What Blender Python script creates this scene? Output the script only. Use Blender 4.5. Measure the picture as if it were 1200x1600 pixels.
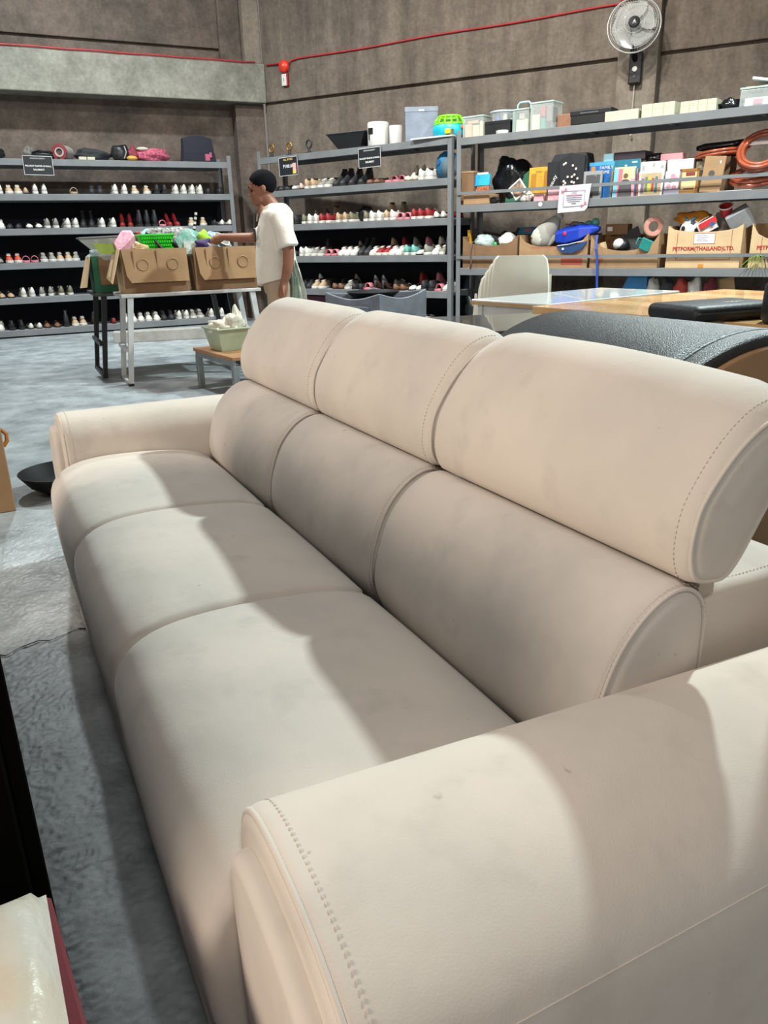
import bpy, bmesh, math, random
from mathutils import Vector, Matrix
for o in list(bpy.data.objects): bpy.data.objects.remove(o)
SC = bpy.context.scene
COL = SC.collection
R = math.radians
# ------------------------------------------------------------------ camera, light, exposure
F_PX, CAM_H = 1202.0, 1.07
PITCH, ROLL = math.atan(427 / F_PX), math.atan(.0265)
fw = Vector((0, math.cos(PITCH), -math.sin(PITCH)))
r0 = Vector((1, 0, 0)); u0 = r0.cross(fw)
xi = math.cos(ROLL) * r0 - math.sin(ROLL) * u0
yi = math.sin(ROLL) * r0 + math.cos(ROLL) * u0
cd = bpy.data.cameras.new('camera'); cam = bpy.data.objects.new('camera', cd); COL.objects.link(cam)
cd.sensor_fit = 'VERTICAL'; cd.sensor_height = 36; cd.lens = F_PX / 1600 * 36; cd.clip_start = .02
cam.matrix_world = Matrix(((xi.x, yi.x, -fw.x, 0), (xi.y, yi.y, -fw.y, 0), (xi.z, yi.z, -fw.z, CAM_H), (0, 0, 0, 1)))
SC.camera = cam
SC.view_settings.view_transform = 'Standard'; SC.view_settings.look = 'None'
SC.view_settings.exposure = 0.0; SC.view_settings.gamma = 1; SC.view_settings.use_curve_mapping = False
W = bpy.data.worlds.new('hall_ambient'); SC.world = W; W.use_nodes = True
bg = W.node_tree.nodes['Background']; bg.inputs[0].default_value = (.88, .84, .80, 1); bg.inputs[1].default_value = .27
def lamp(name, loc, tgt, power, size, col, spread=180):
    l = bpy.data.lights.new(name, 'AREA'); l.shape = 'DISK'; l.size = size; l.energy = power; l.color = col; l.spread = R(spread)
    o = bpy.data.objects.new(name, l); COL.objects.link(o); o.location = loc
    o.rotation_euler = (Vector(tgt) - Vector(loc)).to_track_quat('-Z', 'Y').to_euler(); return o
lamp('high_bay_lamp_back', (3.1, 5.3, 4.6), (.6, 3.6, 0), 480, .17, (.84, .99, .98))
lamp('flood_lamp_front', (-4.34, -.71, 2.5), (.05, 1.70, .8), 190, 1.3, (1.0, .84, .70))
lamp('high_bay_lamp_side', (-3.2, 8.2, 5.8), (-3.1, 8.6, 0), 300, .25, (.90, .98, 1.0), 145)
lamp('fill_lamp_rear', (1.15, -2.9, 6.0), (-.3, 1.6, 0), 100, .8, (1.0, .96, .92))  # fill lamp added to brighten the floor strip and near arm
lamp('high_bay_lamp_middle', (.3, 5.6, 5.8), (1.2, 9.2, 1.2), 200, .5, (1.0, .96, .90), 115)
# ------------------------------------------------------------------ helpers
def rgb(h):
    c = [int(h[i:i + 2], 16) / 255 for i in (0, 2, 4)]
    return tuple((x / 12.92 if x < .04045 else ((x + .055) / 1.055) ** 2.4) for x in c) + (1,)
MATS = {}
def mat(name, col, rough=.6, metal=0., var=.12, scale=8., bump=.0, bscale=60., spec=.5, trans=0., sheen=0., col2=None, coat=0., alpha=1.):
    if name in MATS: return MATS[name]
    m = bpy.data.materials.new(name); m.use_nodes = True; nt = m.node_tree; b = nt.nodes['Principled BSDF']
    c = rgb(col) if isinstance(col, str) else tuple(col) + (1,)
    b.inputs['Roughness'].default_value = rough; b.inputs['Metallic'].default_value = metal
    b.inputs['Specular IOR Level'].default_value = spec
    b.inputs['Transmission Weight'].default_value = trans
    b.inputs['Sheen Weight'].default_value = sheen
    b.inputs['Coat Weight'].default_value = coat; b.inputs['Alpha'].default_value = alpha
    tc = nt.nodes.new('ShaderNodeTexCoord')
    n = nt.nodes.new('ShaderNodeTexNoise'); n.inputs['Scale'].default_value = scale; n.inputs['Detail'].default_value = 5
    nt.links.new(tc.outputs['Object'], n.inputs['Vector'])
    rp = nt.nodes.new('ShaderNodeValToRGB'); rp.color_ramp.elements[0].position = .32; rp.color_ramp.elements[1].position = .68
    if col2: lo = rgb(col2)
    else: lo = tuple(x * (1 - 2 * var) for x in c[:3]) + (1,)
    rp.color_ramp.elements[0].color = lo; rp.color_ramp.elements[1].color = c
    nt.links.new(n.outputs['Fac'], rp.inputs[0]); nt.links.new(rp.outputs[0], b.inputs['Base Color'])
    if bump:
        n2 = nt.nodes.new('ShaderNodeTexNoise'); n2.inputs['Scale'].default_value = bscale; n2.inputs['Detail'].default_value = 4
        nt.links.new(tc.outputs['Object'], n2.inputs['Vector'])
        bp = nt.nodes.new('ShaderNodeBump'); bp.inputs['Strength'].default_value = bump; bp.inputs['Distance'].default_value = .01
        nt.links.new(n2.outputs['Fac'], bp.inputs['Height']); nt.links.new(bp.outputs[0], b.inputs['Normal'])
    MATS[name] = m; return m
class MB:
    def __init__(s): s.v = []; s.f = []
    def add(s, vs, fs):
        o = len(s.v); s.v += [tuple(p) for p in vs]; s.f += [tuple(i + o for i in f) for f in fs]; return s
    def box(s, x0, x1, y0, y1, z0, z1):
        return s.add([(x0, y0, z0), (x1, y0, z0), (x1, y1, z0), (x0, y1, z0), (x0, y0, z1), (x1, y0, z1), (x1, y1, z1), (x0, y1, z1)],
                     [(0, 3, 2, 1), (4, 5, 6, 7), (0, 1, 5, 4), (1, 2, 6, 5), (2, 3, 7, 6), (3, 0, 4, 7)])
    def cbox(s, x, y, z, sx, sy, sz, M=None):
        b = MB().box(x - sx / 2, x + sx / 2, y - sy / 2, y + sy / 2, z - sz / 2, z + sz / 2)
        if M: b.v = [tuple(M @ Vector(p)) for p in b.v]
        return s.add(b.v, b.f)
    def lathe(s, prof, n=20, c=(0, 0, 0), M=None, cap=True):
        vs = []; fs = []
        for r, z in prof:
            for i in range(n):
                a = 2 * math.pi * i / n; vs.append(Vector((r * math.cos(a), r * math.sin(a), z)))
        for k in range(len(prof) - 1):
            for i in range(n):
                j = (i + 1) % n; fs.append((k * n + i, k * n + j, (k + 1) * n + j, (k + 1) * n + i))
        if cap:
            fs.append(tuple(range(n - 1, -1, -1))); fs.append(tuple((len(prof) - 1) * n + i for i in range(n)))
        if M: vs = [M @ p for p in vs]
        return s.add([(p[0] + c[0], p[1] + c[1], p[2] + c[2]) for p in vs], fs)
    def tube(s, path, r, n=8, closed=False, cap=True):
        P = [Vector(p) for p in path]; m = len(P); rr = r if isinstance(r, (list, tuple)) else [r] * m
        vs = []; fs = []; up = None
        for i, p in enumerate(P):
            a = P[(i - 1) % m] if (i > 0 or closed) else P[0]; b = P[(i + 1) % m] if (i < m - 1 or closed) else P[-1]
            t = (b - a)
            t = t.normalized() if t.length > 1e-9 else Vector((0, 0, 1))
            if up is None:
                up = Vector((0, 0, 1)) if abs(t.z) < .9 else Vector((1, 0, 0))
            x = t.cross(up)
            if x.length < 1e-6: x = t.cross(Vector((1, 0, 0)))
            x.normalize(); y = x.cross(t).normalized(); up = y
            for k in range(n):
                an = 2 * math.pi * k / n; vs.append(p + (x * math.cos(an) + y * math.sin(an)) * rr[i])
        for i in range(m if closed else m - 1):
            j = (i + 1) % m
            for k in range(n):
                l = (k + 1) % n; fs.append((i * n + k, i * n + l, j * n + l, j * n + k))
        if cap and not closed:
            fs.append(tuple(range(n - 1, -1, -1))); fs.append(tuple((m - 1) * n + k for k in range(n)))
        return s.add(vs, fs)
    def loft(s, secs, cap=True):
        n = len(secs[0]); vs = [p for sec in secs for p in sec]; fs = []
        for i in range(len(secs) - 1):
            for k in range(n):
                l = (k + 1) % n; fs.append((i * n + k, i * n + l, (i + 1) * n + l, (i + 1) * n + k))
        if cap:
            fs.append(tuple(range(n - 1, -1, -1))); fs.append(tuple((len(secs) - 1) * n + k for k in range(n)))
        return s.add(vs, fs)
    def prism(s, poly, z0, z1, M=None):
        b = MB().loft([[(x, y, z0) for x, y in poly], [(x, y, z1) for x, y in poly]])
        if M: b.v = [tuple(M @ Vector(p)) for p in b.v]
        return s.add(b.v, b.f)
    def ball(s, c, rx, ry=None, rz=None, n=14, m=9, M=None):
        ry = ry or rx; rz = rz or rx; vs = []; fs = []
        for j in range(m + 1):
            t = math.pi * j / m; rr = max(math.sin(t), 1e-4)
            for i in range(n):
                a = 2 * math.pi * i / n; vs.append(Vector((rx * rr * math.cos(a), ry * rr * math.sin(a), -rz * math.cos(t))))
        for j in range(m):
            for i in range(n):
                k = (i + 1) % n; fs.append((j * n + i, j * n + k, (j + 1) * n + k, (j + 1) * n + i))
        if M: vs = [M @ p for p in vs]
        return s.add([p + Vector(c) for p in vs], fs)
    def xf(s, M):
        s.v = [tuple(M @ Vector(p)) for p in s.v]; return s
    def mesh(s, name, smooth=False, bevel=0., seg=2, auto=None):
        me = bpy.data.meshes.new(name); me.from_pydata(s.v, [], s.f)
        bm = bmesh.new(); bm.from_mesh(me)
        bmesh.ops.recalc_face_normals(bm, faces=bm.faces)
        if bevel:
            bmesh.ops.bevel(bm, geom=bm.edges[:], offset=bevel, segments=seg, profile=.5, affect='EDGES', clamp_overlap=True)
        bm.to_mesh(me); bm.free()
        if smooth: me.polygons.foreach_set('use_smooth', [True] * len(me.polygons))
        if auto: me.set_sharp_from_angle(angle=R(auto))
        return me
def ob(name, mb, m, parent=None, smooth=False, bevel=0., seg=2, auto=None):
    me = mb if isinstance(mb, bpy.types.Mesh) else mb.mesh(name, smooth, bevel, seg, auto)
    o = bpy.data.objects.new(name, me); COL.objects.link(o)
    if m:
        if len(me.materials): 
            o.material_slots[0].link = 'OBJECT'; o.material_slots[0].material = m
        else: me.materials.append(m)
    if parent: o.parent = parent
    return o
def tag(o, label, cat, group=None):
    o['label'] = label; o['category'] = cat
    if group: o['group'] = group
    return o
def thing(name, label, cat, loc=(0, 0, 0), rz=0., group=None, rot=None):
    o = bpy.data.objects.new(name, None); o.empty_display_size = .05; COL.objects.link(o); o.location = loc
    o.rotation_euler = rot if rot else (0, 0, rz); return tag(o, label, cat, group)
def solo(name, mb, m, label, cat, loc=(0, 0, 0), rz=0., group=None, rot=None, **k):
    o = ob(name, mb, m, None, **k); o.location = loc; o.rotation_euler = rot if rot else (0, 0, rz); return tag(o, label, cat, group)
def struct(o): o['kind'] = 'structure'; return o
def stuff(o): o['kind'] = 'stuff'; return o
def cr(pts, n, closed=True):
    """Catmull-Rom resample to n points, even arc length"""
    P = [Vector(p) for p in pts]; m = len(P); out = []
    segs = m if closed else m - 1
    for i in range(segs):
        g = (lambda k: P[k % m]) if closed else (lambda k: P[max(0, min(m - 1, k))])
        a, b, c, d = g(i - 1), g(i), g(i + 1), g(i + 2)
        for k in range(12):
            t = k / 12; out.append(.5 * ((2 * b) + (c - a) * t + (2 * a - 5 * b + 4 * c - d) * t * t + (3 * b - a - 3 * c + d) * t ** 3))
    out.append(P[0] if closed else P[-1])
    L = [0]
    for i in range(1, len(out)): L.append(L[-1] + (out[i] - out[i - 1]).length)
    res = []; j = 0; cnt = n if closed else n - 1
    for k in range(n):
        t = L[-1] * k / cnt
        while j < len(L) - 2 and L[j + 1] < t: j += 1
        f = (t - L[j]) / max(L[j + 1] - L[j], 1e-9); res.append(out[j].lerp(out[j + 1], min(1, f)))
    return res
def inset(poly, d):
    n = len(poly); A = sum(poly[i][0] * poly[(i + 1) % n][1] - poly[(i + 1) % n][0] * poly[i][1] for i in range(n))
    sg = 1 if A > 0 else -1; out = []
    for i in range(n):
        a = poly[i - 1]; b = poly[(i + 1) % n]; tx, ty = b[0] - a[0], b[1] - a[1]; l = math.hypot(tx, ty) or 1
        out.append((poly[i][0] - sg * ty / l * d, poly[i][1] + sg * tx / l * d))
    return out
def pill(prof, a0, a1, r, f, crown=None, N=8, mid=10, capb=.006):
    """closed 2-D profile swept a0..a1 with rounded ends; f(p, q, a) maps to 3-D"""
    secs = []; st = []
    for k in range(N): an = math.pi / 2 * k / N; st.append((a0 + r * (1 - math.cos(an)), r * (1 - math.sin(an))))
    for k in range(mid + 1): st.append((a0 + r + (a1 - a0 - 2 * r) * k / mid, 0))
    for k in range(N - 1, -1, -1): an = math.pi / 2 * k / N; st.append((a1 - r * (1 - math.cos(an)), r * (1 - math.sin(an))))
    def sec(a, ins):
        pp = inset(prof, ins) if ins else [(p[0], p[1]) for p in prof]
        t = (a - a0) / (a1 - a0)
        if crown: pp = [crown(p[0], p[1], t) for p in pp]
        return [f(p[0], p[1], a) for p in pp]
    b = MB(); secs = [sec(a, i) for a, i in st]; b.loft(secs, cap=False)
    n = len(prof)
    for s_, base, sgn in ((secs[0], 0, -1), (secs[-1], (len(secs) - 1) * n, 1)):
        c = sum((Vector(p) for p in s_), Vector()) / n
        ax = Vector(f(0, 0, 1)) - Vector(f(0, 0, 0)); prev = base
        for q, h in ((.72, .7), (.4, .93)):
            o = len(b.v); b.v += [tuple(c + (Vector(p) - c) * q + ax * sgn * capb * h) for p in s_]
            for k in range(n): b.f.append((prev + k, prev + (k + 1) % n, o + (k + 1) % n, o + k))
            prev = o
        o = len(b.v); b.v.append(tuple(c + ax * sgn * capb))
        for k in range(n): b.f.append((prev + k, prev + (k + 1) % n, o))
    return b
def text_mesh(txt, size, name='lettering', depth=.0006, align='CENTER', bold=0.):
    cu = bpy.data.curves.new(name, 'FONT'); cu.body = txt; cu.size = size; cu.extrude = depth; cu.align_x = align; cu.align_y = 'CENTER'; cu.offset = bold
    cu.resolution_u = 2
    o = bpy.data.objects.new(name, cu); COL.objects.link(o)
    me = bpy.data.meshes.new_from_object(o.evaluated_get(bpy.context.evaluated_depsgraph_get()))
    bpy.data.objects.remove(o); return me
def copy_tree(o, parent=None):
    c = o.copy(); COL.objects.link(c); c.parent = parent
    for ch in list(o.children): copy_tree(ch, c)
    return c
def fused(mb, name, voxel, smooth_it=6):
    me = mb.mesh(name); o = bpy.data.objects.new(name, me); COL.objects.link(o)
    md = o.modifiers.new('r', 'REMESH'); md.mode = 'VOXEL'; md.voxel_size = voxel
    sm = o.modifiers.new('s', 'SMOOTH'); sm.factor = .5; sm.iterations = smooth_it
    res = bpy.data.meshes.new_from_object(o.evaluated_get(bpy.context.evaluated_depsgraph_get()))
    bpy.data.objects.remove(o); res.name = name
    res.polygons.foreach_set('use_smooth', [True] * len(res.polygons)); return res
# ------------------------------------------------------------------ frames of the place
bs = R(-26.5); U = Vector((math.sin(bs), math.cos(bs), 0)); V = Vector((U.y, -U.x, 0))   # sofa: U along it, V front to back
def S(u, v, z): return (U.x * u + V.x * v, U.y * u + V.y * v, z)
def frame(P, bearing):
    D = Vector((math.sin(R(bearing)), math.cos(R(bearing)), 0)); N = Vector((-D.y, D.x, 0)); return Vector(P), D, N
FR = frame((.83, 9.1, 0), 127)       # right-hand rack: front line, running to the right
FL = frame((-4.766, 9.878, 0), 64)   # left-hand rack
def at(fr, s, d, z): p = fr[0] + fr[1] * s + fr[2] * d; return (p.x, p.y, z + .0012)   # stands a hair clear of its board
def rotz(fr, extra=0.): return math.atan2(fr[1].y, fr[1].x) + extra
# ------------------------------------------------------------------ structure
def concrete(name, c1, c2, streak=True, rough=.9, bump=.35, c3=None):
    m = bpy.data.materials.new(name); m.use_nodes = True; nt = m.node_tree; b = nt.nodes['Principled BSDF']
    b.inputs['Roughness'].default_value = rough; b.inputs['Specular IOR Level'].default_value = .25
    tc = nt.nodes.new('ShaderNodeTexCoord'); mp = nt.nodes.new('ShaderNodeMapping')
    mp.inputs['Scale'].default_value = (2.2, 2.2, .35) if streak else (1.2, 1.2, 1.2)
    n1 = nt.nodes.new('ShaderNodeTexNoise'); n1.inputs['Scale'].default_value = 1.6; n1.inputs['Detail'].default_value = 8; n1.inputs['Roughness'].default_value = .65
    n2 = nt.nodes.new('ShaderNodeTexNoise'); n2.inputs['Scale'].default_value = 5.5; n2.inputs['Detail'].default_value = 10; n2.inputs['Roughness'].default_value = .7
    n3 = nt.nodes.new('ShaderNodeTexNoise'); n3.inputs['Scale'].default_value = 26; n3.inputs['Detail'].default_value = 8
    nt.links.new(tc.outputs['Object'], mp.inputs['Vector']); nt.links.new(mp.outputs[0], n1.inputs['Vector'])
    nt.links.new(tc.outputs['Object'], n2.inputs['Vector']); nt.links.new(tc.outputs['Object'], n3.inputs['Vector'])
    r1 = nt.nodes.new('ShaderNodeValToRGB'); r1.color_ramp.elements[0].position = .35; r1.color_ramp.elements[1].position = .66
    r1.color_ramp.elements[0].color = rgb(c2); r1.color_ramp.elements[1].color = rgb(c1)
    mx = nt.nodes.new('ShaderNodeMixRGB'); mx.blend_type = 'OVERLAY'; mx.inputs[0].default_value = .55
    nt.links.new(n1.outputs['Fac'], r1.inputs[0]); nt.links.new(r1.outputs[0], mx.inputs[1]); nt.links.new(n2.outputs['Fac'], mx.inputs[2])
    mx2 = nt.nodes.new('ShaderNodeMixRGB'); mx2.blend_type = 'OVERLAY'; mx2.inputs[0].default_value = .3
    nt.links.new(mx.outputs[0], mx2.inputs[1]); nt.links.new(n3.outputs['Fac'], mx2.inputs[2]); nt.links.new(mx2.outputs[0], b.inputs['Base Color'])
    bp = nt.nodes.new('ShaderNodeBump'); bp.inputs['Strength'].default_value = bump; bp.inputs['Distance'].default_value = .012
    nt.links.new(n3.outputs['Fac'], bp.inputs['Height']); nt.links.new(bp.outputs[0], b.inputs['Normal'])
    MATS[name] = m; return m
WALL = concrete('wall_concrete', '786e63', '5a5149')
WALLD = concrete('wall_plaster_brown', '6e6158', '4d4640', streak=False)
BEAM = concrete('beam_concrete', '8f8e83', '747269', streak=False)
COLM = concrete('column_concrete', '887e72', '70675c')
def rough_floor():
    m = bpy.data.materials.new('floor_worn_concrete'); m.use_nodes = True; nt = m.node_tree; b = nt.nodes['Principled BSDF']
    tc = nt.nodes.new('ShaderNodeTexCoord')
    n1 = nt.nodes.new('ShaderNodeTexNoise'); n1.inputs['Scale'].default_value = 4; n1.inputs['Detail'].default_value = 9; n1.inputs['Roughness'].default_value = .7
    r1 = nt.nodes.new('ShaderNodeValToRGB'); r1.color_ramp.elements[0].color = rgb('757c7f'); r1.color_ramp.elements[1].color = rgb('b0b8ba')
    r1.color_ramp.elements[0].position = .36; r1.color_ramp.elements[1].position = .7
    n2 = nt.nodes.new('ShaderNodeTexNoise'); n2.inputs['Scale'].default_value = 42; n2.inputs['Detail'].default_value = 10; n2.inputs['Roughness'].default_value = .72; n2.inputs['Distortion'].default_value = .35
    n3 = nt.nodes.new('ShaderNodeTexMusgrave') if hasattr(bpy.types, 'ShaderNodeTexMusgrave') else nt.nodes.new('ShaderNodeTexNoise')
    n3.inputs['Scale'].default_value = 120
    ad = nt.nodes.new('ShaderNodeMath'); ad.operation = 'MULTIPLY_ADD'; ad.inputs[1].default_value = .22
    for n in (n1, n2, n3): nt.links.new(tc.outputs['Object'], n.inputs['Vector'])
    nt.links.new(n3.outputs['Fac'], ad.inputs[0]); nt.links.new(n2.outputs['Fac'], ad.inputs[2])
    bp = nt.nodes.new('ShaderNodeBump'); bp.inputs['Strength'].default_value = .8; bp.inputs['Distance'].default_value = .0025
    nt.links.new(ad.outputs[0], bp.inputs['Height']); nt.links.new(bp.outputs[0], b.inputs['Normal'])
    nt.links.new(n1.outputs['Fac'], r1.inputs[0]); nt.links.new(r1.outputs[0], b.inputs['Base Color'])
    b.inputs['Roughness'].default_value = .36; b.inputs['Specular IOR Level'].default_value = .7
    return m
ROUGH = rough_floor()
# floor: one worn concrete slab
fl = struct(ob('floor', MB().box(-11, 11, -6, 15, -.2, 0), ROUGH))
random.seed(4)
ck = [(-1.24, 1.84)]
while ck[-1][0] < -.45: ck.append((ck[-1][0] + random.uniform(.015, .04), ck[-1][1] + random.uniform(-.012, .05)))
ckb = MB(); ZC = .0075
for i in range(len(ck) - 1):
    (x0, y0), (x1, y1) = ck[i], ck[i + 1]; w = random.uniform(.002, .005)
    ckb.add([(x0, y0 - w, ZC), (x1, y1 - w, ZC), (x1, y1 + w, ZC), (x0, y0 + w, ZC)], [(0, 1, 2, 3)])
ob('crack', ckb, mat('crack_dark', '141414', .9), fl)
from mathutils import noise as NZ                         # rough, spalled surface of the slab beside the sofa
def relief(u, v):
    p = Vector((u, v, 0))
    a_ = NZ.fractal(p * 9, .9, 2.0, 4); r_ = 1 - abs(NZ.noise(p * 50 + Vector((NZ.noise(p * 12), NZ.noise(p * 12 + Vector((7, 3, 1))), 0)) * 1.6)) * 2.2
    f_ = NZ.fractal(p * 95, .8, 2.1, 3); e_ = min(1, (u - .45) / .1, (3.5 - u) / .3, (v + .55) / .1, (.24 - v) / .06)
    return max(.0006, (.0035 + .0022 * a_ + .0055 * max(0, r_ - .5) * max(0, .45 + a_) + .0022 * f_) * max(0, e_))
NU, NV = 640, 165; vs = []; fs = []
for i in range(NU + 1):
    u = .45 + 3.05 * (i / NU) ** 1.35
    for j in range(NV + 1): v = -.55 + .79 * j / NV; vs.append(S(u, v, relief(u, v)))
for i in range(NU):
    for j in range(NV): q = i * (NV + 1) + j; fs.append((q, q + 1, q + NV + 2, q + NV + 1))
ob('worn_surface', MB().add(vs, fs), ROUGH, fl, smooth=True)
# left wall: lower field behind the rack, beam, upper field, pilaster in the corner
def lbox(name, s0, s1, d0, d1, z0, z1, m, parent=None, bevel=.008):
    M = Matrix(((FL[1].x, FL[2].x, 0), (FL[1].y, FL[2].y, 0), (0, 0, 1)))
    b = MB().box(s0, s1, d0, d1, z0, z1)
    b.v = [tuple(FL[0] + M @ Vector(p)) for p in b.v]; return ob(name, b, m, parent, bevel=bevel)
wl = struct(lbox('wall_left', -6, 3.86, .64, .9, -.02, 6.2, WALLD))
lbox('panel', -6, 3.45, .60, .645, 2.95, 3.50, WALLD, wl); lbox('panel', -6, 3.45, .585, .645, 3.53, 6.2, WALLD, wl)
lbox('pilaster', 3.30, 3.60, .52, .65, 3.35, 6.2, WALLD, wl, .02); lbox('pilaster', 3.60, 3.83, .40, .65, 3.33, 6.2, COLM, wl, .01)
struct(lbox('trim_1', -6, 3.83, .30, .66, 2.86, 3.33, BEAM, None, .012))
struct(lbox('trim_2', 3.42, 3.83, .44, .66, -.02, 2.86, WALLD, None, .012))
# right wall: cast panels with an open horizontal joint, pier behind the fan
C0 = Vector((-1.439, 11.834, 0)); FW = frame(C0, 119)
def wbox(name, s0, s1, d0, d1, z0, z1, m, parent=None, bevel=.01):
    M = Matrix(((FW[1].x, FW[2].x, 0), (FW[1].y, FW[2].y, 0), (0, 0, 1)))
    b = MB().box(s0, s1, d0, d1, z0, z1); b.v = [tuple(C0 + M @ Vector(p)) for p in b.v]; return ob(name, b, m, parent, bevel=bevel)
wr = struct(wbox('wall_right', -.1, 11, .06, .3, -.02, 6.2, WALL))
for s0, s1 in ((-.05, 4.76), (5.14, 11)):
    wbox('panel', s0, s1, .02, .08, -.02, 2.838, WALL, wr); wbox('panel', s0, s1, 0, .08, 2.868, 6.2, WALL, wr)
struct(wbox('trim_3', 4.74, 5.16, -.13, .08, -.02, 6.2, COLM, None, .012))
def wat(s, d, z): p = C0 + FW[1] * s + FW[2] * d; return (p.x, p.y, z)
WRZ = math.atan2(FW[1].y, FW[1].x)
# low pale plinth lying on the floor before the left-hand rack
solo('concrete_kerb', MB().box(-.5, .62, -.1, .1, 0, .125), mat('kerb_pale', '9c9a93', .9, bump=.3), 'low pale concrete kerb on the floor under the left shoe rack', 'kerb', (-2.62, 9.32, 0), R(14), bevel=.008)
# ------------------------------------------------------------------ sofa
def suede(name, c1, c2, stain):
    m = bpy.data.materials.new(name); m.use_nodes = True; nt = m.node_tree; b = nt.nodes['Principled BSDF']
    b.inputs['Roughness'].default_value = .82; b.inputs['Specular IOR Level'].default_value = .25
    b.inputs['Sheen Weight'].default_value = .22; b.inputs['Sheen Roughness'].default_value = .45
    tc = nt.nodes.new('ShaderNodeTexCoord')
    def noise(sc, d, rg=.55):
        n = nt.nodes.new('ShaderNodeTexNoise'); n.inputs['Scale'].default_value = sc; n.inputs['Detail'].default_value = d; n.inputs['Roughness'].default_value = rg
        nt.links.new(tc.outputs['Object'], n.inputs['Vector']); return n
    n1 = noise(3.4, 4); n2 = noise(11, 6); n3 = noise(380, 3); n4 = noise(30, 2)
    r1 = nt.nodes.new('ShaderNodeValToRGB'); r1.color_ramp.elements[0].position = .36; r1.color_ramp.elements[1].position = .64
    r1.color_ramp.elements[0].color = rgb(c2); r1.color_ramp.elements[1].color = rgb(c1)
    nt.links.new(n1.outputs['Fac'], r1.inputs[0])
    r2 = nt.nodes.new('ShaderNodeValToRGB'); r2.color_ramp.elements[0].position = .56; r2.color_ramp.elements[1].position = .74
    r2.color_ramp.elements[0].color = (0, 0, 0, 1); r2.color_ramp.elements[1].color = (.4, .4, .4, 1)
    nt.links.new(n2.outputs['Fac'], r2.inputs[0])
    mx = nt.nodes.new('ShaderNodeMixRGB'); mx.inputs[2].default_value = rgb(stain)
    nt.links.new(r2.outputs[0], mx.inputs[0]); nt.links.new(r1.outputs[0], mx.inputs[1])
    r3 = nt.nodes.new('ShaderNodeValToRGB'); r3.color_ramp.elements[0].position = .75; r3.color_ramp.elements[1].position = .79
    r3.color_ramp.elements[0].color = (0, 0, 0, 1); r3.color_ramp.elements[1].color = (.6, .6, .6, 1)
    nt.links.new(n4.outputs['Fac'], r3.inputs[0])
    mx2 = nt.nodes.new('ShaderNodeMixRGB'); mx2.inputs[2].default_value = rgb('8d8075')
    nt.links.new(r3.outputs[0], mx2.inputs[0]); nt.links.new(mx.outputs[0], mx2.inputs[1]); nt.links.new(mx2.outputs[0], b.inputs['Base Color'])
    bp = nt.nodes.new('ShaderNodeBump'); bp.inputs['Strength'].default_value = .12; bp.inputs['Distance'].default_value = .002
    bp2 = nt.nodes.new('ShaderNodeBump'); bp2.inputs['Strength'].default_value = .25; bp2.inputs['Distance'].default_value = .012
    n5 = noise(7, 3); nt.links.new(n5.outputs['Fac'], bp2.inputs['Height'])
    nt.links.new(n3.outputs['Fac'], bp.inputs['Height']); nt.links.new(bp2.outputs[0], bp.inputs['Normal']); nt.links.new(bp.outputs[0], b.inputs['Normal'])
    return m
SUEDE = suede('sofa_suede', 'd5cbbf', 'c6bfb5', 'b3aba2')
WORN = suede('sofa_suede_worn', 'd0c7bd', 'b9b4ad', 'a9a49e')
THREAD = mat('stitch_thread', 'cfc3b6', .9); DARKGAP = mat('sofa_underside', '3a332e', .95)
sofa = thing('sofa', 'large beige suede three-seat sofa with padded headrests and rounded arms', 'sofa')
B = [.650, 1.280, 1.900, 2.530]
seatP = cr([(.597, .375), (.580, .405), (.50, .428), (.38, .440), (.26, .442), (.175, .430), (.12, .398), (.095, .35), (.094, .27), (.108, .14), (.120, .03), (.135, .014), (.30, .012), (.55, .012), (.598, .12), (.60, .30)], 80)
backP = cr([(.640, .33), (.612, .39), (.603, .43), (.611, .485), (.640, .560), (.685, .612), (.735, .636), (.775, .628), (.800, .590), (.803, .50), (.80, .36), (.72, .30), (.65, .30)], 60)
headP = cr([(.790, .628), (.757, .640), (.743, .680), (.750, .735), (.778, .795), (.815, .848), (.858, .885), (.905, .897), (.948, .880), (.955, .835), (.925, .775), (.885, .715), (.850, .658), (.823, .630)], 64)
def scrown(v, z, t):
    k = 4 * t * (1 - t)
    if z > .30: z += .014 * k * max(0, min(1, (.62 - v) / .1))
    if v < .16: v -= .008 * k
    return v, z
NEAR = [.0]
def hcrown(v, z, t):
    e = max(0, 1 - min(t, 1 - t) / .13)
    v, z = bcrown(v, z, t)
    return v, (z - (.028 * e * e + NEAR[0] * max(0, 1 - t / .6) ** 1.5) * (z - .74) / .15 if z > .74 else z)
def bcrown(v, z, t):
    k = 4 * t * (1 - t)
    return (v - .012 * k if v < .74 else v), z
def stitches(curve3, n_per=.0075, w=.0008, l=.0042, lift=.0012):
    b = MB(); acc = 0; nxt = 0
    for i in range(len(curve3) - 1):
        p, q = Vector(curve3[i]), Vector(curve3[i + 1]); L = (q - p).length
        while nxt <= acc + L:
            c = p.lerp(q, (nxt - acc) / L); t = (q - p).normalized(); b.tube([c - t * l / 2, c, c + t * l / 2], [w * .5, w, w * .5], 5); nxt += n_per
        acc += L
    return b
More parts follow.
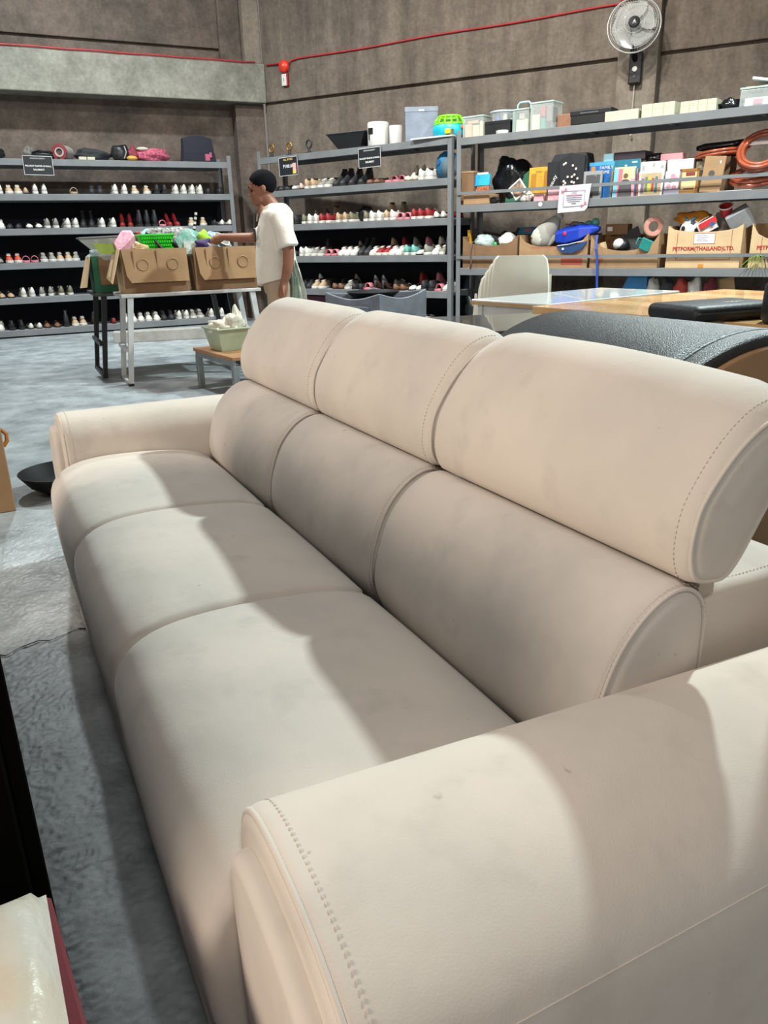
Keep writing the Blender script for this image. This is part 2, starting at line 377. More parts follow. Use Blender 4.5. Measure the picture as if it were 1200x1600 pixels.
for i in range(3):
    a, b_ = B[i] + .001, B[i + 1] - .001
    sc = ob('seat_cushion', pill(seatP, a, b_, .020, S_ := (lambda p, q, u: S(u, p, q)), scrown, 8, 14), SUEDE, sofa, smooth=True)
    bc = ob('back_cushion', pill(backP, a - (.02 if i == 0 else 0), b_, .030, S_, bcrown, 8, 14), WORN, sofa, smooth=True)
    NEAR[0] = .022 if i == 0 else .004
    h0 = a - (.025 if i == 0 else 0); h1 = b_ + (.03 if i == 2 else 0)
    hc = ob('headrest', pill(headP, h0, h1, .026, S_, hcrown, 8, 22), SUEDE, sofa, smooth=True)
    for ua, sgn in ((h0 + .007, 1),):       # raised welt and stitching around each end panel
        ring = [S(ua, *hcrown(p[0], p[1], (ua - h0) / (h1 - h0))) for p in inset(headP, .0075)]
        ob('welt', MB().tube(ring, .0034, 8, closed=True), SUEDE, hc, smooth=True)
        st = [S(ua + .021, *hcrown(p[0], p[1], (ua + .021 - h0) / (h1 - h0))) for p in inset(headP, -.0006)][2:34]
        stuff(ob('stitching', stitches(st), THREAD, hc))
    for ua, sgn in ((a + .008 - (.02 if i == 0 else 0), 1),):
        ring = [S(ua, p[0], p[1]) for p in inset(backP, .0065)]
        ob('welt', MB().tube(ring[2:44], .0032, 8), WORN, bc, smooth=True)
    st = [S(a + .010 - (.02 if i == 0 else 0), bcrown(p[0], p[1], .02)[0], p[1]) for p in inset(backP, -.0002)][4:34]
    stuff(ob('stitching', stitches(st), THREAD, bc))
# arms: profile across the arm in (u, z), swept front to back
def arm(prof, flip, zadd, taper):
    P = cr([(u, z + zadd * (z > .3)) for u, z in prof], 84)
    def f(p, q, v):
        k = max(0, min(1, (v - .15) / .8)); inner = max(0, min(1, (p - .52) / .17))
        u = p - taper * k * inner
        if flip: u = flip - u
        return S(u, v, q)
    o = ob('arm', pill(P, .152, 1.06, .020, f, None, 7, 16, .001), SUEDE, sofa, smooth=True)
    ring = [f(p[0], p[1], .160) for p in inset(P, .006)]
    ob('welt', MB().tube(ring, .0042, 8, closed=True), SUEDE, o, smooth=True)
    st = [f(p[0], p[1], .180) for p in inset(P, -.0006)]
    stuff(ob('stitching', stitches(st, .0075), THREAD, o))
    Q = inset(P, .040); Q = [(q[0], max(q[1], .05)) for q in Q]
    fp = ob('front_panel', pill(Q, .130, .165, .014, f, None, 6, 3, .005), SUEDE, o, smooth=True)
    st = [f(p[0], p[1], .1335) for p in inset(Q, .010)]
    stuff(ob('stitching', stitches(st, .0075), THREAD, fp))
    # long lower seam on the outer side
    sd = [(p[0], p[1]) for p in P if p[0] < .45 and .41 < p[1] - zadd < .47]
    if sd:
        c = min(sd, key=lambda t: abs(t[1] - zadd - .442)); pt = [f(c[0] - .0002, c[1], v) for v in [.2 + k * .02 for k in range(42)]]
        ob('seam', MB().tube(pt, .0009, 6), SUEDE, o, smooth=True)
    return o
armP = [(.690, .30), (.696, .40), (.690, .470), (.660, .512), (.610, .529), (.540, .526), (.475, .511), (.415, .480), (.378, .440), (.362, .380), (.357, .25), (.357, .12), (.357, .05), (.42, .035), (.55, .035), (.66, .035), (.688, .10)]
arm(armP, None, 0, .055)
arm(armP, 3.225, .038, 0)
ob('leak_blocker', MB().add([S(*p) for p in ((.66, .806, .4), (2.52, .806, .4), (2.52, .835, .4), (.66, .835, .4), (.66, .806, .668), (2.52, .806, .668), (2.52, .835, .668), (.66, .835, .668))],  # hidden panel added to stop light leaking between cushions and headrests
    [(0, 3, 2, 1), (4, 5, 6, 7), (0, 1, 5, 4), (1, 2, 6, 5), (2, 3, 7, 6), (3, 0, 4, 7)]), SUEDE, sofa)
bfP = cr([(.80, .12), (.80, .40), (.80, .575), (.83, .602), (.93, .602), (1.02, .600), (1.055, .575), (1.06, .40), (1.06, .12), (1.0, .06), (.86, .06)], 60)
bfo = ob('back_frame', pill(bfP, .655, 2.525, .018, S_, None, 6, 8, .001), SUEDE, sofa, smooth=True)
stuff(ob('stitching', stitches([S(.675, .83 + k * .01, .6035) for k in range(20)]), THREAD, bfo))
for u in (.8, 1.6, 2.4):
    for v in (.62, .98):
        ob('headrest_bracket' if v > .9 else 'foot', MB().tube([S(u, v - .1, .0 if v < .9 else .59), S(u, v - .1, .06 if v < .9 else .70)], .02, 10), DARKGAP, sofa)
for u in (.42, 2.85):
    for v in (.25, .95): ob('foot', MB().tube([S(u, v, 0), S(u, v, .06)], .022, 10), DARKGAP, sofa)
ob('base', MB().add([S(*p) for p in ((.70, .15, .012), (2.52, .15, .012), (2.52, 1.0, .012), (.70, 1.0, .012), (.70, .15, .1), (2.52, .15, .1), (2.52, 1.0, .1), (.70, 1.0, .1))],
    [(0, 3, 2, 1), (4, 5, 6, 7), (0, 1, 5, 4), (1, 2, 6, 5), (2, 3, 7, 6), (3, 0, 4, 7)]), DARKGAP, sofa)
# ------------------------------------------------------------------ racks
STEEL = mat('rack_grey_paint', '75787a', .5, .1, .1, 5, .05, 90); BOARD = mat('rack_board_edge', '85888a', .7)
def rack(name, label, fr, s0, s1, levels, depth, top, rails=(), sheet=None):
    t = thing(name, label, 'shelf rack', tuple(fr[0]), rotz(fr), 'grey steel racks')
    L = lambda s, d, z: (s, d, z)
    for s in (s0, s1):
        for d, sg in ((0, 1), (depth - .05, -1)):
            e = 1 if s == s0 else -1; a, b_ = (s, s + .055) if e > 0 else (s - .055, s)
            p = MB().box(a, b_, d + (0 if sg > 0 else .045), d + (.006 if sg > 0 else .05), 0, top)
            x = s if e > 0 else s - .005
            p.box(x, x + .005, d, d + .05, 0, top)
            ob('post', p, STEEL, t, bevel=.0015, seg=1)
    for z in levels:
        sh = ob('shelf', MB().box(s0 + .01, s1 - .01, .012, depth - .01, z - .016, z), BOARD, t)
        ob('front_beam', MB().box(s0 + .055, s1 - .055, -.004, .014, z - .075, z - .002).box(s0 + .055, s1 - .055, .01, .03, z - .075, z - .068), STEEL, sh, bevel=.002, seg=1)
        ob('back_beam', MB().box(s0 + .055, s1 - .055, depth - .02, depth - .005, z - .075, z - .017), STEEL, sh)
        for k in range(int((s1 - s0) / .8)):
            sx = s0 + .55 + k * .8; ob('cross_bar', MB().box(sx, sx + .03, .016, depth - .022, z - .05, z - .017), STEEL, sh)
    if sheet: ob('shade_sheet', MB().box(s0 + .02, s1 - .02, depth + .002, depth + .008, .02, sheet), mat('rack_shade_dark', '1a1c22', .85, spec=.1), t)  # added dark sheet, its colour stands in for shade between the shelves
    for z in rails: ob('guard_rail', MB().box(s0 + .02, s1 - .02, -.012, -.006, z - .015, z + .015).box(s0 + .02, s1 - .02, -.006, .008, z - .015, z - .011), STEEL, t)
    return t
LLEV = [2.083, 1.69, 1.295, .898, .485, .093]; R1LEV = [2.083, 1.68, 1.27, .88, .48, .09]; R2LEV = [2.06, 1.392, .738, .12]
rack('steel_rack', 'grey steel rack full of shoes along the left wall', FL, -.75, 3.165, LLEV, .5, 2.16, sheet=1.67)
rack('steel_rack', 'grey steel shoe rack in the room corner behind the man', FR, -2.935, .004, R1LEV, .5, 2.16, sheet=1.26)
rack('steel_rack', 'grey steel rack with guard rails holding boxes, books and toys', FR, .062, 3.85, R2LEV, .5, 2.13, rails=(1.51, .85))
# ------------------------------------------------------------------ shoes
SHC = {'white': 'dcdad2', 'tan': 'b79c7c', 'dark': '25262a', 'black': '151517', 'grey': '8a8780', 'red': '8e1f23', 'pink': 'd07f8c', 'orange': 'c2523a',
       'olive': '77745a', 'brown': '7a5138', 'teal': '6fb0a6', 'pinkw': 'd9b3a8', 'sandal': 'b09c80', 'heel': 'cfc8b6'}
SHM = {k: mat('shoe_' + k, v, .6, var=.15, scale=25, bump=.1) for k, v in SHC.items()}
SOLEW = mat('sole_white', 'cfcdc6', .7); SOLEB = mat('sole_brown', '6b4a33', .8); SOLEK = mat('sole_black', '1b1a1a', .8); LINING = mat('shoe_lining', '2b2725', .9); LACE = mat('shoe_lace', 'e6e3da', .8)
def outline(w=1., n=9):
    ys = [-.128, -.12, -.09, -.04, .01, .06, .10, .128, .136]; hw = [.012, .026, .033, .031, .034, .043, .042, .025, .008]
    R_ = [(h * w, y) for y, h in zip(ys, hw)]; return R_ + [(-x, y) for x, y in reversed(R_)]
def upper(hts, w=1., z0=.02):
    ys = [-.126, -.11, -.08, -.04, 0, .04, .08, .11, .130]; hw = [.016, .029, .032, .031, .033, .039, .041, .034, .012]
    secs = []
    for y, h, H_ in zip(ys, hw, hts):
        h *= w; secs.append([(math.cos(a) * h * (1 if math.sin(a) < .5 else .9), y, z0 + max(0, math.sin(a)) ** .8 * (H_ - z0)) for a in [math.pi * k / 8 for k in range(9)]])
    return MB().loft(secs)
def hole(hz, y0, y1, w):
    pts = [(math.cos(a) * w, (y0 + y1) / 2 + math.sin(a) * (y1 - y0) / 2) for a in [2 * math.pi * k / 12 for k in range(12)]]
    return MB().loft([[(x, y, hz - .012) for x, y in pts], [(x * 1.05, y, hz(y) + .003 if callable(hz) else hz + .003) for x, y in pts]])
KIND = {}
def kinds():
    sk = {}
    low = [.085, .098, .092, .086, .088, .074, .058, .048, .028]
    KIND['sneaker'] = [('upper', upper(low).mesh('sneaker_upper', True), 0), ('sole', MB().prism(outline(1.08), 0, .026).mesh('sneaker_sole', bevel=.004, seg=1), 'W'),
        ('lining', hole(.092, -.112, -.01, .021).mesh('sneaker_lining'), 'L'),
        ('laces', sum([[b] for b in [MB()]], [])[0].tube([(-.02, .005, .088), (.02, .012, .086)], .004, 5).tube([(-.022, .025, .082), (.022, .03, .081)], .004, 5).tube([(-.024, .045, .075), (.024, .05, .073)], .004, 5).mesh('sneaker_laces'), 'C')]
    flt = [.055, .062, .055, .046, .044, .048, .045, .038, .022]
    KIND['flat shoe'] = [('upper', upper(flt, .96, .008).mesh('flat_upper', True), 0), ('sole', MB().prism(outline(.98), 0, .010).mesh('flat_sole'), 'K'), ('lining', hole(.048, -.108, .045, .026).mesh('flat_lining'), 'L')]
    bt = [.13, .165, .17, .16, .11, .085, .065, .052, .03]
    KIND['ankle boot'] = [('upper', upper(bt).mesh('boot_upper', True), 0), ('sole', MB().prism(outline(1.06), 0, .024).box(-.03, .03, -.122, -.06, 0, .03).mesh('boot_sole'), 'K'), ('lining', hole(.165, -.112, -.035, .022).mesh('boot_lining'), 'L')]
    # heeled pump: arched
    ys = [-.10, -.085, -.05, 0, .04, .08, .11, .125]; zz = [.085, .085, .072, .035, .012, .008, .008, .01]; hw = [.012, .027, .028, .026, .034, .036, .026, .007]; hh = [.05, .06, .045, .022, .022, .04, .034, .018]
    secs = [[(math.cos(a) * h, y, z + max(0, math.sin(a)) ** .8 * H_) for a in [math.pi * k / 8 for k in range(9)]] for y, z, h, H_ in zip(ys, zz, hw, hh)]
    KIND['heeled pump'] = [('upper', MB().loft(secs).mesh('pump_upper', True), 0), ('heel', MB().tube([(0, -.085, .09), (0, -.09, .04), (0, -.088, 0)], [.022, .010, .007], 8).mesh('pump_heel', True), 0),
        ('sole', MB().loft([[(-h, y, z), (h, y, z), (h, y, max(0, z - .008)), (-h, y, max(0, z - .008))] for y, z, h in zip(ys, zz, hw)]).mesh('pump_sole'), 'B')]
    st = [[(math.cos(a) * .047, y, .016 + max(0, math.sin(a)) * .05) for a in [math.pi * k / 8 for k in range(9)]] + [(math.cos(a) * .042, y, .016 + max(0, math.sin(a)) * .045) for a in [math.pi * k / 8 for k in range(8, -1, -1)]] for y in (.01, .045, .085)]
    KIND['slide sandal'] = [('sole', MB().prism(outline(1.05), 0, .022).mesh('slide_sole', bevel=.004, seg=1), 0), ('strap', MB().loft(st).mesh('slide_strap', True), 0), ('footbed', MB().prism(outline(.88), .021, .024).mesh('slide_footbed'), 'B')]
    for k, parts in KIND.items():
        for _, me, _c in parts: me.materials.append(SOLEW)
kinds()
CN = {'pinkw': 'pale pink', 'sandal': 'tan', 'heel': 'cream', 'dark': 'charcoal'}
ORD = ['first', 'second', 'third', 'fourth', 'fifth', 'sixth', 'seventh', 'eighth', 'ninth', 'tenth', '11th', '12th', '13th', '14th', '15th', '16th', '17th', '18th', '19th', '20th', '21st', '22nd', '23rd', '24th', '25th', '26th', '27th']
def shoe(kind, colr, fr, s, d, z, ang, label, group, tilt=0.):
    t = thing(kind.replace(' ', '_'), label, 'shoe', at(fr, s, d, z), 0, group)
    t.scale = (.99, 1.08, 1.22)
    t.rotation_euler = Matrix.Rotation(rotz(fr, ang) + math.pi, 4, 'Z').to_euler() if not tilt else (Matrix.Rotation(rotz(fr, ang) + math.pi, 4, 'Z') @ Matrix.Rotation(tilt, 4, 'X')).to_euler()
    for nm, me, c in KIND[kind]:
        m = SHM[colr] if c == 0 else {'W': SOLEW if colr not in ('black', 'dark') else SOLEK, 'K': SOLEK, 'B': SOLEB, 'L': LINING, 'C': LACE if colr not in ('black', 'dark') else SHM['dark']}[c]
        ob(nm, me, m, t)
    return t
LROWS = {1.69: 'white 0.30,tan 0.38,tan 0.465,tan 0.55,white 0.64,white 0.80,sandal 1.14,dark 1.37,dark 1.46,white 1.64,white 1.76,tan 1.89,tan 2.04,dark 2.17,dark 2.26,white 2.41,white 2.52,white 2.63,white 2.72,dark 2.84,dark 3.00',
 1.295: 'white 0.25,dark 0.35,dark 0.45,white 0.56,white 0.67,grey 0.77,grey 0.87,white 1.00,white 1.10,black 1.21,black 1.31,white 1.42,white 1.56,red 1.69,red 1.78,dark 1.87,dark 1.96,dark 2.07,pink 2.17,red 2.27,red 2.37,tan 2.59,tan 2.75,dark 2.89,white 2.99,white 3.08',
 .898: 'grey 0.17,orange 0.265,orange 0.355,pink 0.46,pink 0.55,grey 0.65,grey 0.74,tan 0.83,tan 0.92,grey 1.01',
 .485: 'tan 0.11,tan 0.21,white 0.36,white 0.45,grey 0.59,grey 0.70,olive 0.81,olive 0.92',
 .093: 'white 0.04,black 0.16,black 0.27,white 0.375,white 0.47,brown 0.58,brown 0.70,dark 0.82,tan 0.92,tan 1.02,dark 1.16,red 1.41,white 1.57,white 1.66,white 1.75,white 1.86,white 1.97,dark 2.07,dark 2.17,white 2.26,white 2.36,grey 2.46,grey 2.56,white 2.73,white 2.88'}
RROWS = {1.68: 'dark -2.71,dark -2.58,dark -2.48,white -2.375,pinkw -2.26,tan -2.15,tan -2.05,grey -1.93,grey -1.82,dark -1.69,dark -1.58,dark -1.45,dark -1.30,brown -1.17,brown -1.08,pink -0.90,pink -0.79,heel -0.63,heel -0.53,white -0.44,white -0.34',
 1.27: 'dark -2.37,olive -2.24,white -2.14,white -2.05,red -1.93,red -1.83,tan -1.68,tan -1.57,olive -1.46,olive -1.24,white -1.14,white -1.05,tan -0.96,white -0.87,pink -0.78,pink -0.69,red -0.60,red -0.51,red -0.42,white -0.32,white -0.22,red -0.12',
 .88: 'dark -2.40,white -2.30,white -2.21,grey -2.11,grey -2.00,pink -1.87,pink -1.77,white -1.66,white -1.56,white -1.46,dark -1.35,dark -1.26,white -1.16,red -1.07,red -0.98,white -0.89,white -0.79,teal -0.66,teal -0.57,white -0.48,grey -0.39,white -0.30,grey -0.21,dark -0.12',
 .48: 'dark -2.34,dark -2.23,tan -2.13,tan -2.02,brown -1.77,brown -1.67,grey -1.57,dark -1.46,dark -1.35,pink -1.25,dark -1.13,dark -1.01,brown -0.81,brown -0.71,white -0.60,white -0.50,dark -0.41,dark -0.31,pink -0.22,white -0.12',
 .09: 'white -0.49,white -0.39,grey -0.27,grey -0.17'}
random.seed(11)
SHN = {1.69: 'second', 1.295: 'third', .898: 'fourth', .485: 'fifth', .093: 'bottom', 1.68: 'second', 1.27: 'third', .88: 'fourth', .48: 'fifth', .09: 'bottom'}
for fr, rows, nm in ((FL, LROWS, 'left wall rack'), (FR, RROWS, 'corner rack')):
    for z, txt in rows.items():
        prev = None; last = -9
        for i, e in enumerate(txt.split(',')):
            c, s = e.split(); s = max(float(s), last + .099); last = s
            if prev and prev[0] == c: k, ang = prev[1], prev[2] + random.uniform(-.04, .04)
            else:
                k = {'sandal': 'slide sandal', 'heel': 'heeled pump', 'pinkw': 'flat shoe', 'orange': 'sneaker', 'brown': 'flat shoe', 'pink': 'slide sandal'}.get(c) or random.choice(['sneaker', 'sneaker', 'sneaker', 'flat shoe', 'ankle boot' if c in ('dark', 'black') else 'sneaker', 'heeled pump' if c in ('red', 'dark') else 'sneaker'])
                ang = random.choice([0, 0, math.pi, math.pi]) + random.uniform(-.13, .13)
                if fr is FL and z > 1.6 and c == 'white': ang = math.pi; k = 'sneaker'
            shoe(k, c, fr, s, min(.165, .165) + random.uniform(-.008, .008), z, ang,
                 f"{CN.get(c, c)} {k} on the {nm}'s {SHN[z]} shelf, {ORD[i]} shoe from the left", f"shoes on the {nm}'s {SHN[z]} shelf")
            prev = (c, k, ang) if not (prev and prev[0] == c) or c in ('white', 'red', 'dark') else None
# second row of shoes further back on the crowded corner rack
for z, n in ((1.27, 12), (.88, 12), (.48, 10)):
    for i in range(n):
        s = -2.2 + i * 2.05 / n + random.uniform(-.02, .02); c = random.choice(['dark', 'grey', 'red', 'white', 'olive', 'pink', 'tan', 'dark']); k = random.choice(['sneaker', 'heeled pump', 'ankle boot', 'flat shoe'])
        shoe(k, c, FR, s, .37, z, math.pi + random.uniform(-.1, .1), f"{CN.get(c, c)} {k} in the corner rack's {SHN[z]} shelf back row, {ORD[i]} from left", f"back row of shoes on the corner rack's {SHN[z]} shelf")
# ------------------------------------------------------------------ things on the racks
KRAFT = mat('cardboard', '9c7c5a', .85, var=.1, scale=6, bump=.08, bscale=40); KRAFTD = mat('cardboard_dark', '7d5f43', .88, var=.12, scale=6); KRAFTL = mat('cardboard_light', 'c9ab84', .85, var=.07, scale=5)
BLK = mat('black_plastic', '17181a', .45, var=.2); WHT = mat('white_plastic', 'cdcdc8', .4, var=.04); CLR = mat('clear_plastic', 'dde6e4', .15, alpha=.30, var=.03, spec=.6)
BAGK = mat('black_bin_bag', '101114', .22, var=.2, bump=.9, bscale=14); GREYP = mat('grey_carton', '8f8f92', .8); WPAPER = mat('white_paper', 'cfcdcb', .8, var=.03)
def col(h, r=.6, **k): return mat('paint_' + h + f'_{r}', h, r, **k)
def T(name, label, cat, fr, s, d, z, rz=0., group=None, rot=None):
    t = thing(name, label, cat, at(fr, s, d, z), 0, group)
    Mx = Matrix.Rotation(rotz(fr, rz), 4, 'Z')
    if rot is not None: Mx = Mx @ rot
    t.rotation_euler = Mx.to_euler(); return t
def RX(a): return Matrix.Rotation(a, 4, 'X')
def RY(a): return Matrix.Rotation(a, 4, 'Y')
def RZ(a): return Matrix.Rotation(a, 4, 'Z')
def part(t, name, mb, m, **k): return ob(name, mb, m, t, **k)
def lid_box(t, w, d, h, mb_, ml, lid=.03):
    part(t, 'body', MB().box(-w / 2, w / 2, -d / 2, d / 2, 0, h - lid * .6), mb_, bevel=.003, seg=1)
    part(t, 'lid', MB().box(-w / 2 - .004, w / 2 + .004, -d / 2 - .004, d / 2 + .004, h - lid, h), ml, bevel=.003, seg=1)
def lump(rx, ry, rz, seed, amp=.18, n=18, m=12):
    random.seed(seed); b = MB().ball((0, 0, 0), 1, n=n, m=m); ph = [random.uniform(0, 6.3) for _ in range(9)]
    vs = []
    for x, y, z in b.v:
        k = 1 + amp * (math.sin(5 * x + ph[0]) * math.sin(4 * y + ph[1]) + .6 * math.sin(7 * z + ph[2] + 3 * x) + .4 * math.sin(11 * y + ph[3] + 5 * z))
        vs.append((x * k * rx, y * k * ry, max((z * k + .8) * rz, 0)))
    b.v = vs; return b
# --- top of the corner rack
BRASS = mat('brass', 'b0843f', .35, .9)
for i, s in enumerate((-2.78, -2.47, -2.14)):
    t = T('candle_holder', f"small {['brass', 'gold', 'dark'][i]} ring holder on top of the corner rack, {ORD[i]} of three", 'ornament', FR, s, .12, 2.083, 0, 'ring holders on the corner rack')
    part(t, 'base', MB().lathe([(.055, 0), (.055, .012), (.02, .02), (.012, .07)], 14), BLK, smooth=True, auto=40)
    part(t, 'ring', MB().tube([(math.cos(a) * .042, 0, .108 + math.sin(a) * .045) for a in [2 * math.pi * k / 16 for k in range(16)]], .010, 8, closed=True), BRASS if i < 2 else BLK, smooth=True)
t = T('serving_tray', 'black tapered open tray on top of the corner rack', 'tray', FR, -1.5, .2, 2.083, .1)
def frustum(w0, d0, w1, d1, h, th=.01):
    o0 = [(-w0 / 2, -d0 / 2, 0), (w0 / 2, -d0 / 2, 0), (w0 / 2, d0 / 2, 0), (-w0 / 2, d0 / 2, 0)]; o1 = [(-w1 / 2, -d1 / 2, h), (w1 / 2, -d1 / 2, h), (w1 / 2, d1 / 2, h), (-w1 / 2, d1 / 2, h)]
    i1 = [(x * (1 - 2 * th / w1), y * (1 - 2 * th / d1), z) for x, y, z in o1]; i0 = [(x * .95, y * .95, th) for x, y, z in o0]
    return MB().loft([o0, o1, i1, i0])
part(t, 'body', frustum(.30, .2, .54, .36, .17), BLK); part(t, 'rim', MB().tube([(-.27, -.18, .17), (.27, -.18, .17), (.27, .18, .17), (-.27, .18, .17)], .007, 6, closed=True), BLK)
t = T('air_freshener_canister', 'white round canister with a small black window on the corner rack', 'canister', FR, -1.09, .15, 2.083)
part(t, 'body', MB().lathe([(.118, 0), (.124, .01), (.124, .235), (.118, .25), (.10, .252)], 28), WHT, smooth=True, auto=40); part(t, 'window', MB().box(-.05, .015, -.128, -.115, .12, .185), BLK); part(t, 'stripe', MB().box(-.045, -.037, -.126, -.112, .06, .115), BLK)
solo('paper_roll', MB().lathe([(.072, 0), (.074, .004), (.074, .19), (.071, .194), (.02, .195)], 24), WHT, 'smaller plain white cylinder between the canister and the grey box', 'canister', at(FR, -.84, .15, 2.083), smooth=True, auto=40)
t = T('storage_box', 'grey-blue lidded storage box with a metal label holder on the corner rack', 'box', FR, -.55, .24, 2.083, R(35)); lid_box(t, .36, .30, .345, col('7c8594', .8), col('868f9d', .8), .05)
part(t, 'label_holder', MB().box(-.03, .03, -.158, -.150, .30, .318), WHT)
solo('white_board', MB().box(-.26, .26, -.2, .17, 0, .016), WHT, 'thin white board under the green and blue toy', 'board', at(FR, -.26, .17, 2.083), rotz(FR, .06), bevel=.003, seg=1)
t = T('toy_basket', 'turquoise toy tub with bright green lattice lid and yellow piece', 'toy', FR, -.13, .17, 2.10)
CY = col('12b3c9', .4); LIME = col('7fe01f', .4)
part(t, 'tub', MB().lathe([(.17, 0), (.185, .03), (.185, .09), (.17, .115), (.15, .12)], 20), CY, smooth=True, auto=40)
lat = MB()
for k in range(14):
    a = 2 * math.pi * k / 14; lat.tube([(math.cos(a) * .165, math.sin(a) * .165, .115), (math.cos(a) * .155, math.sin(a) * .155, .16), (math.cos(a) * .12, math.sin(a) * .12, .195)], .011, 6)
lat.tube([(math.cos(2 * math.pi * k / 20) * .12, math.sin(2 * math.pi * k / 20) * .12, .195) for k in range(20)], .014, 6, closed=True).tube([(math.cos(2 * math.pi * k / 20) * .165, math.sin(2 * math.pi * k / 20) * .165, .12) for k in range(20)], .012, 6, closed=True)
part(t, 'lattice_lid', lat, LIME, smooth=True); part(t, 'latch', MB().box(.06, .12, -.20, -.17, .01, .06), col('e8d21e', .4), bevel=.006); part(t, 'button', MB().ball((.185, -.04, .08), .022), col('e0662a', .4), smooth=True)
# --- top of the railed rack
def clear_box(name, label, s, w, d, h, inner, group='clear plastic boxes on the railed rack', rz=0., handle=False, dd=.17):
    t = T(name, label, 'box', FR, s, dd, 2.06, rz, group)
    part(t, 'body', MB().box(-w / 2, w / 2, -d / 2, d / 2, 0, h), CLR, bevel=.006); part(t, 'lid', MB().box(-w / 2 - .006, w / 2 + .006, -d / 2 - .006, d / 2 + .006, h + .001, h + .018), mat('pale_lid', 'bfd3cd', .3, alpha=.7), bevel=.004, seg=1)
    for (x0, x1, y0, y1, z0, z1, m, nm) in inner: part(t, nm, MB().box(x0 * w, x1 * w, y0 * d, y1 * d, z0 * h, z1 * h), m, bevel=.003, seg=1)
    if handle: part(t, 'handle', MB().tube([(-.07, 0, h + .015), (-.075, 0, h + .06), (-.05, 0, h + .085), (.05, 0, h + .085), (.075, 0, h + .06), (.07, 0, h + .015)], .009, 8), mat('pale_blue_plastic', '9fc6cf', .4), smooth=True)
    return t
clear_box('plastic_box', 'clear plastic box holding tan wooden blocks beside the toy tub', .225, .25, .22, .185, [(-.42, -.1, -.42, .3, .03, .7, col('c9a27d'), 'block'), (-.05, .25, -.42, .2, .03, .62, col('d8b48c'), 'block'), (.28, .42, -.4, .3, .03, .8, col('c7bf95'), 'block'), (-.3, .2, -.4, .3, .72, .92, col('d2a684'), 'block')])
t = T('black_case', 'black box carrying a shallow clear tub of blue spools', 'box', FR, .51, .2, 2.06); lid_box(t, .29, .26, .13, BLK, BLK)
t = T('spool_tub', 'shallow clear tub of blue and white spools on the black box', 'tub', FR, .51, .2, 2.19); part(t, 'tub', MB().lathe([(.12, 0), (.132, .08), (.138, .082)], 24), CLR, smooth=True, auto=40); part(t, 'lid', MB().lathe([(.138, .083), (.14, .095), (.12, .10)], 24), mat('pale_blue_lid', 'c4dbe6', .3))
for k in range(7): part(t, 'spool', MB().lathe([(.022, .005), (.022, .075)], 10, (math.cos(k * .9) * .088, math.sin(k * .9) * .088, 0)), col('2d56a0') if k % 2 else WHT)
solo('white_dish', MB().lathe([(.065, 0), (.07, .03), (.06, .032)], 20), WHT, 'small round white dish before the black box', 'dish', at(FR, .575, .07, 2.06), smooth=True, auto=40)
clear_box('craft_case', 'clear craft case with pale blue carry handle and beige trinkets', .765, .185, .16, .20, [(-.45, -.35, -.48, .4, .02, .95, col('2f7f57'), 'divider'), (-.3, .4, -.4, .3, .03, .6, col('cfc3a7'), 'trinket'), (-.1, .2, -.45, .1, .6, .85, col('a59a8b'), 'trinket')], handle=True)
clear_box('craft_case', 'taller clear case with red and green trinkets beside the handled case', 1.012, .245, .22, .235, [(-.44, -.1, -.45, .3, .03, .6, col('c9cfa0'), 'trinket'), (-.05, .14, -.45, .3, .03, .45, col('2f7468'), 'trinket'), (-.05, .14, -.45, .3, .5, .9, col('a3323f'), 'trinket'), (.2, .42, -.45, .2, .3, .85, col('6e5a55'), 'trinket')])
solo('paper_bag', MB().box(-.085, .085, -.05, .05, 0, .125), mat('brown_translucent', '8f6650', .5), 'small brown box between the clear cases and black toolbox', 'box', at(FR, 1.235, .18, 2.06), rotz(FR), bevel=.006)
t = T('tool_case', 'long black ribbed case on top of the railed rack', 'case', FR, 1.52, .16, 2.06, .04); part(t, 'body', MB().box(-.2, .2, -.1, .1, 0, .10), BLK, bevel=.015); part(t, 'lid', MB().box(-.205, .205, -.105, .105, .08, .135), BLK, bevel=.012); part(t, 'label_strip', MB().box(-.1, .08, -.1075, -.1, .098, .108), mat('case_strip', '55585b', .5)); part(t, 'handle', MB().tube([(.205, -.04, .08), (.25, -.04, .085), (.25, .04, .085), (.205, .04, .08)], .01, 8), BLK)
CREAM = mat('cream_carton', 'b9b59d', .75, var=.04)
def carton_row(s0, s1, n, h, label, rz=0.):
    w = (s1 - s0) / n
    for i in range(n):
        t = T('white_carton', label.format(ORD[i]), 'box', FR, s0 + (i + .5) * w, .13, 2.06, 0, 'small pale cartons on the railed rack')
        part(t, 'body', MB().box(-w / 2 + .001, w / 2 - .001, -.09, .09, 0, h), CREAM, bevel=.002, seg=1); part(t, 'flap_seam', MB().box(-w / 2 + .006, w / 2 - .006, -.0912, -.09, h * .62, h * .63), col('b3b09c'))
carton_row(1.68, 2.0, 1, .085, 'low long pale carton lying flat beside the black toolbox')
carton_row(2.03, 2.33, 3, .11, 'pale yellow carton, {} of three side by side under the wall fan')
carton_row(2.38, 2.69, 4, .095, 'small white carton, {} of four in the right-hand row on the rack top')
solo('plastic_bundle', lump(.10, .08, .045, 3, .25), BAGK, 'crumpled black and clear plastic bundle beside the clear tub', 'bundle', at(FR, 2.79, .13, 2.06), rotz(FR), smooth=True)
t = clear_box('plastic_tub', 'clear plastic tub with its white lid askew at the right end of the rack top', 3.06, .36, .26, .13, [(-.4, .4, -.4, .4, .03, .5, WHT, 'contents'), (-.2, 0, -.47, -.3, .1, .4, col('d86c86'), 'contents'), (-.42, -.1, -.3, .2, .9, 1.25, col('8f8358'), 'contents')])
